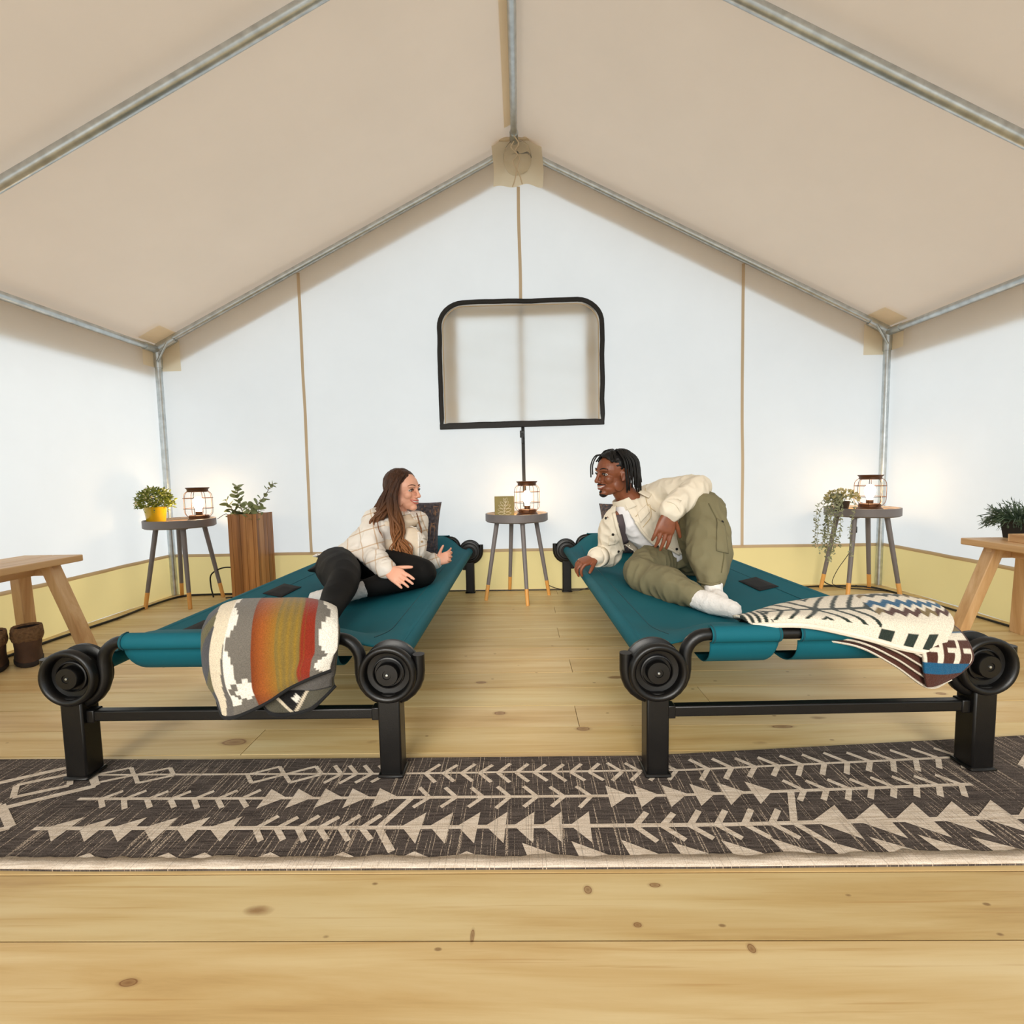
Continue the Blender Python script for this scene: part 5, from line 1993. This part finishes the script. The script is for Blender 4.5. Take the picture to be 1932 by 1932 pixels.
# T shirt
tee = plain('white_tee', (232, 231, 234), .9, var=.03, bs=400, bst=.15)
b = Blob(MORG)
b.torso([(K['pel'] + sp_m * .015 + fr_m * .012, sd_m, .150, fr_m, .106), (K['wai'] + fr_m * .004, sd_m, .146, fr_m, .100), (K['che'] + fr_m * .002, sd_m, .160, fr_m, .104), (K['nec'] + sp_m * -.022, sd_m, .11, fr_m, .068)])
wear('t_shirt', b, .006, 6, tee, mo, MORG, [(.008, (14, 8, 14), 3), (.003, (30, 14, 22), 6)])
# jacket
jack = plain('cream_twill_jacket', (229, 219, 200), .88, var=.04, vs=5, bs=520, bst=.25)
b = Blob(MORG)
b.torso([(K['pel'] + sp_m * .050 + fr_m * .002, sd_m, .178, fr_m, .122), (K['wai'] + sp_m * .015, sd_m, .172, fr_m, .118), (K['che'], sd_m, .182, fr_m, .120), (K['nec'] + sp_m * -.026, sd_m, .135, fr_m, .080)], pw=2.6)
b.limb([K['sL'] + Vector((-.03, .0, -.012)), K['sL'].lerp(K['eL'], .5) + Vector((0, 0, .006)), K['eL'] + Vector((.006, 0, .004)), K['eL'].lerp(K['wL'], .5) + Vector((0, 0, .0)), K['wL'] - (K['wL'] - K['eL']).normalized() * .014], [.080, .074, .066, .060, .050], 20, 5)
b.limb([K['sR'] + Vector((.03, .015, -.008)), K['sR'].lerp(K['eR'], .5) + Vector((-.004, 0, 0)), K['eR'], K['eR'].lerp(K['wR'], .6), K['wR'] - (K['wR'] - K['eR']).normalized() * .012], [.078, .072, .062, .054, .047], 20, 5)
OPEN = [(1163, 940), (1178, 950), (1198, 985), (1212, 1006), (1232, 1028), (1262, 1036), (1285, 1050), (1260, 1090), (1190, 1092), (1182, 1062), (1174, 1025), (1166, 990), (1160, 965)]
ja = wear('jacket', b, .0055, 6, jack, mo, MORG, [(.011, (9, 9, 8), 6), (.006, (22, 18, 16), 1)], cuts=[OPEN], solid=.006)
bv = bvh_of(ja, MORG)
lin = plain('grey_lining', (84, 74, 78), .9)
trim('placket', bv, [(1199, 984), (1213, 1005), (1233, 1027), (1262, 1035), (1286, 1048)], .008, jack, ja, MORG, (.45, 1), .003)
trim('placket', bv, [(1158, 968), (1164, 992), (1172, 1026), (1180, 1062), (1187, 1088)], .010, jack, ja, MORG, (.45, 1), .003)
b = MB(MORG)
ln = [on_cloth(bv, x, y)[0] for x, y in [(1160, 972), (1165, 992), (1173, 1026), (1181, 1060)]]
ln = [p for p in ln if p is not None]
if len(ln) > 2:
    L2 = smooth_path([p + Vector((.022, .012, 0)) for p in ln], 5)
    b.tube(L2, .020, 8, flat=(.25, 1), up=(0, -1, 0))
    b.build('lining', lin, ja, smooth=180)
patch_on('pocket_flap', bv, [(1203, 968), (1221, 952), (1224, 968), (1208, 986)], jack, ja, MORG, .005)
patch_on('pocket_flap', bv, [(1150, 1012), (1160, 1010), (1160, 1026), (1148, 1028)], jack, ja, MORG, .005)
trim('pocket_seam', bv, [(1199, 975), (1226, 950), (1229, 975), (1210, 998)], .0022, plain('tan_stitch', (196, 176, 140), .9), ja, MORG)
trim('armhole_seam', bv, [(1222, 910), (1216, 930), (1222, 955), (1240, 968)], .0022, plain('tan_stitch', (196, 176, 140), .9), ja, MORG)
bb = plain('black_button', (16, 14, 14), .35)
for x, y in ((1176, 956), (1194, 985), (1240, 1030), (1276, 1036), (1157, 1008), (1166, 1040), (1174, 1074), (1144, 978)):
    button(bv, x, y, .0068, bb, ja, MORG)
for w, e in (('wR', 'eR'), ('wL', 'eL')):
    d = (K[w] - K[e]).normalized()
    b = MB(MORG)
    b.tube([K[w] - d * .050, K[w] - d * .004], [.053, .049], 22, cap=False)
    cf = b.build('cuff', jack, ja, smooth=180, solid=.006)
bvc = bvh_of(cf, MORG)
button(bvc, 1270, 964, .0075, bb, ja, MORG)
# collar: two turned down wings round the neck
def collar(pts, wid):
    b = MB(MORG)
    P = smooth_path(pts, 6)
    def f(u, v):
        i = u * (len(P) - 1)
        k = min(len(P) - 2, int(i))
        p = P[k].lerp(P[k + 1], i - k)
        out = (p - (K['nec'] + sp_m * .02))
        out = (out - sp_m * out.dot(sp_m)).normalized()
        return p + out * wid * (.30 * v + .25 * v * v) - sp_m * wid * (v ** 1.3) + sp_m * .012
    b.grid(f, 24, 8)
    return b.build('collar', jack, ja, smooth=180, solid=.005)
nb = K['nec'] + sp_m * .010
cl = lambda a, r: nb + sd_m * math.cos(a) * r + fr_m * math.sin(a) * r
collar([cl(a, .078) for a in (1.25, .8, .3, -.3, -.9, -PI / 2)], .052)
collar([cl(a, .078) for a in (PI - 1.1, PI - .7, PI - .2, PI + .4, PI + 1.0, PI + PI / 2)], .052)
# hair: close cropped sides, dreadlocks from the crown
b = Blob(MORG)
hm.ball(b, -.022, 0, .040, (.092, .076, .078))
hm.ball(b, .000, 0, .060, (.082, .062, .058))
def hole_m(c):
    f, l, u = hm.loc(c)
    return (f > .020 + .055 * sstep(.02, .105, u) and u < .094) or u < (.020 if f > -.045 else -.03)
hc = wear('hair', b, .0045, 4, hair_mm, mo, MORG, [(.003, (50, 50, 50), 3)], fn=hole_m, solid=.004)
rg = random.Random(17)
bvk = bvh_of(hc, MORG)
for k in range(58):
    a = rg.uniform(0, 2 * PI)
    rr_ = rg.uniform(.0, .062)
    f0_, l0_ = -.012 + rr_ * math.cos(a) * 1.05, rr_ * math.sin(a) * .92
    u0_ = .104 - 5.0 * (f0_ + .01) ** 2 - 7.5 * l0_ ** 2
    out = Vector((f0_ + .012, l0_)).normalized() if rr_ > .001 else Vector((-1, 0))
    # most fall back and to the sides
    if f0_ > .035 and k % 4:
        dirv = Vector((-.9, out.y * .5))
    else:
        dirv = Vector((out.x * .6 - .55, out.y * .85))
    dirv.normalize()
    L = rg.uniform(.10, .165)
    pts = [hm.p(f0_, l0_, u0_ - .006), hm.p(f0_ + dirv.x * .018, l0_ + dirv.y * .018, u0_ + .014)]
    e = Vector((f0_, l0_)) + dirv * .045
    # push outside the skull before dropping
    m_ = math.hypot((e.x + .018) / .112, e.y / .092)
    if m_ < 1:
        e = Vector(((e.x + .018) / max(m_, .35) - .018, e.y / max(m_, .35)))
    e = Vector((min(e.x, .06), e.y))
    pts.append(hm.p((f0_ + e.x) / 2, (l0_ + e.y) / 2, u0_ + .004))
    pts.append(hm.p(e.x, e.y, .062))
    pts.append(hm.p(e.x * 1.06 - .004, e.y * 1.05, .062 - L * .55))
    pts.append(hm.p(e.x * 1.02 - .008 + rg.uniform(-.012, .008), e.y * 1.0, .062 - L))
    if e.x > -.02 and abs(e.y) < .08:
        pts = pts[:4]
    Q = smooth_path(pts, 4)
    b = MB(MORG)
    b.tube(Q, [.0056 * (1 - .35 * i / len(Q)) * (1 + .12 * math.sin(i * 2.1)) for i in range(len(Q))], 7)
    b.build('dreadlock', hair_mm, hc, smooth=180)
for l_ in (-.030, -.046):
    b = MB(MORG)
    b.tube(smooth_path([hm.p(.05, l_ * .8, .098), hm.p(.078, l_, .090), hm.p(.099, l_ - .006, .050), hm.p(.101, l_ - .008, .028 + l_ * .9)], 5), .0034, 7)
    b.build('dreadlock', hair_mm, hc, smooth=180)
# short beard
beard = plain('black_beard', (26, 18, 15), .9, bs=300, bst=.6)
b = Blob(MORG)
hm.ball(b, .067, 0, -.098, (.0205, .022, .017))
hm.ball(b, .075, 0, -.088, (.0140, .014, .011))
b.build('beard', beard, mo, smooth=180)
b = Blob(MORG)
b.limb([hm.p(.074, -.032, -.050), hm.p(.089, -.014, -.0475), hm.p(.0925, 0, -.0470), hm.p(.089, .014, -.0475), hm.p(.074, .032, -.050)], [.0018, .0032, .003, .0032, .0018], 8, 3)
b.build('moustache', beard, mo, smooth=180)
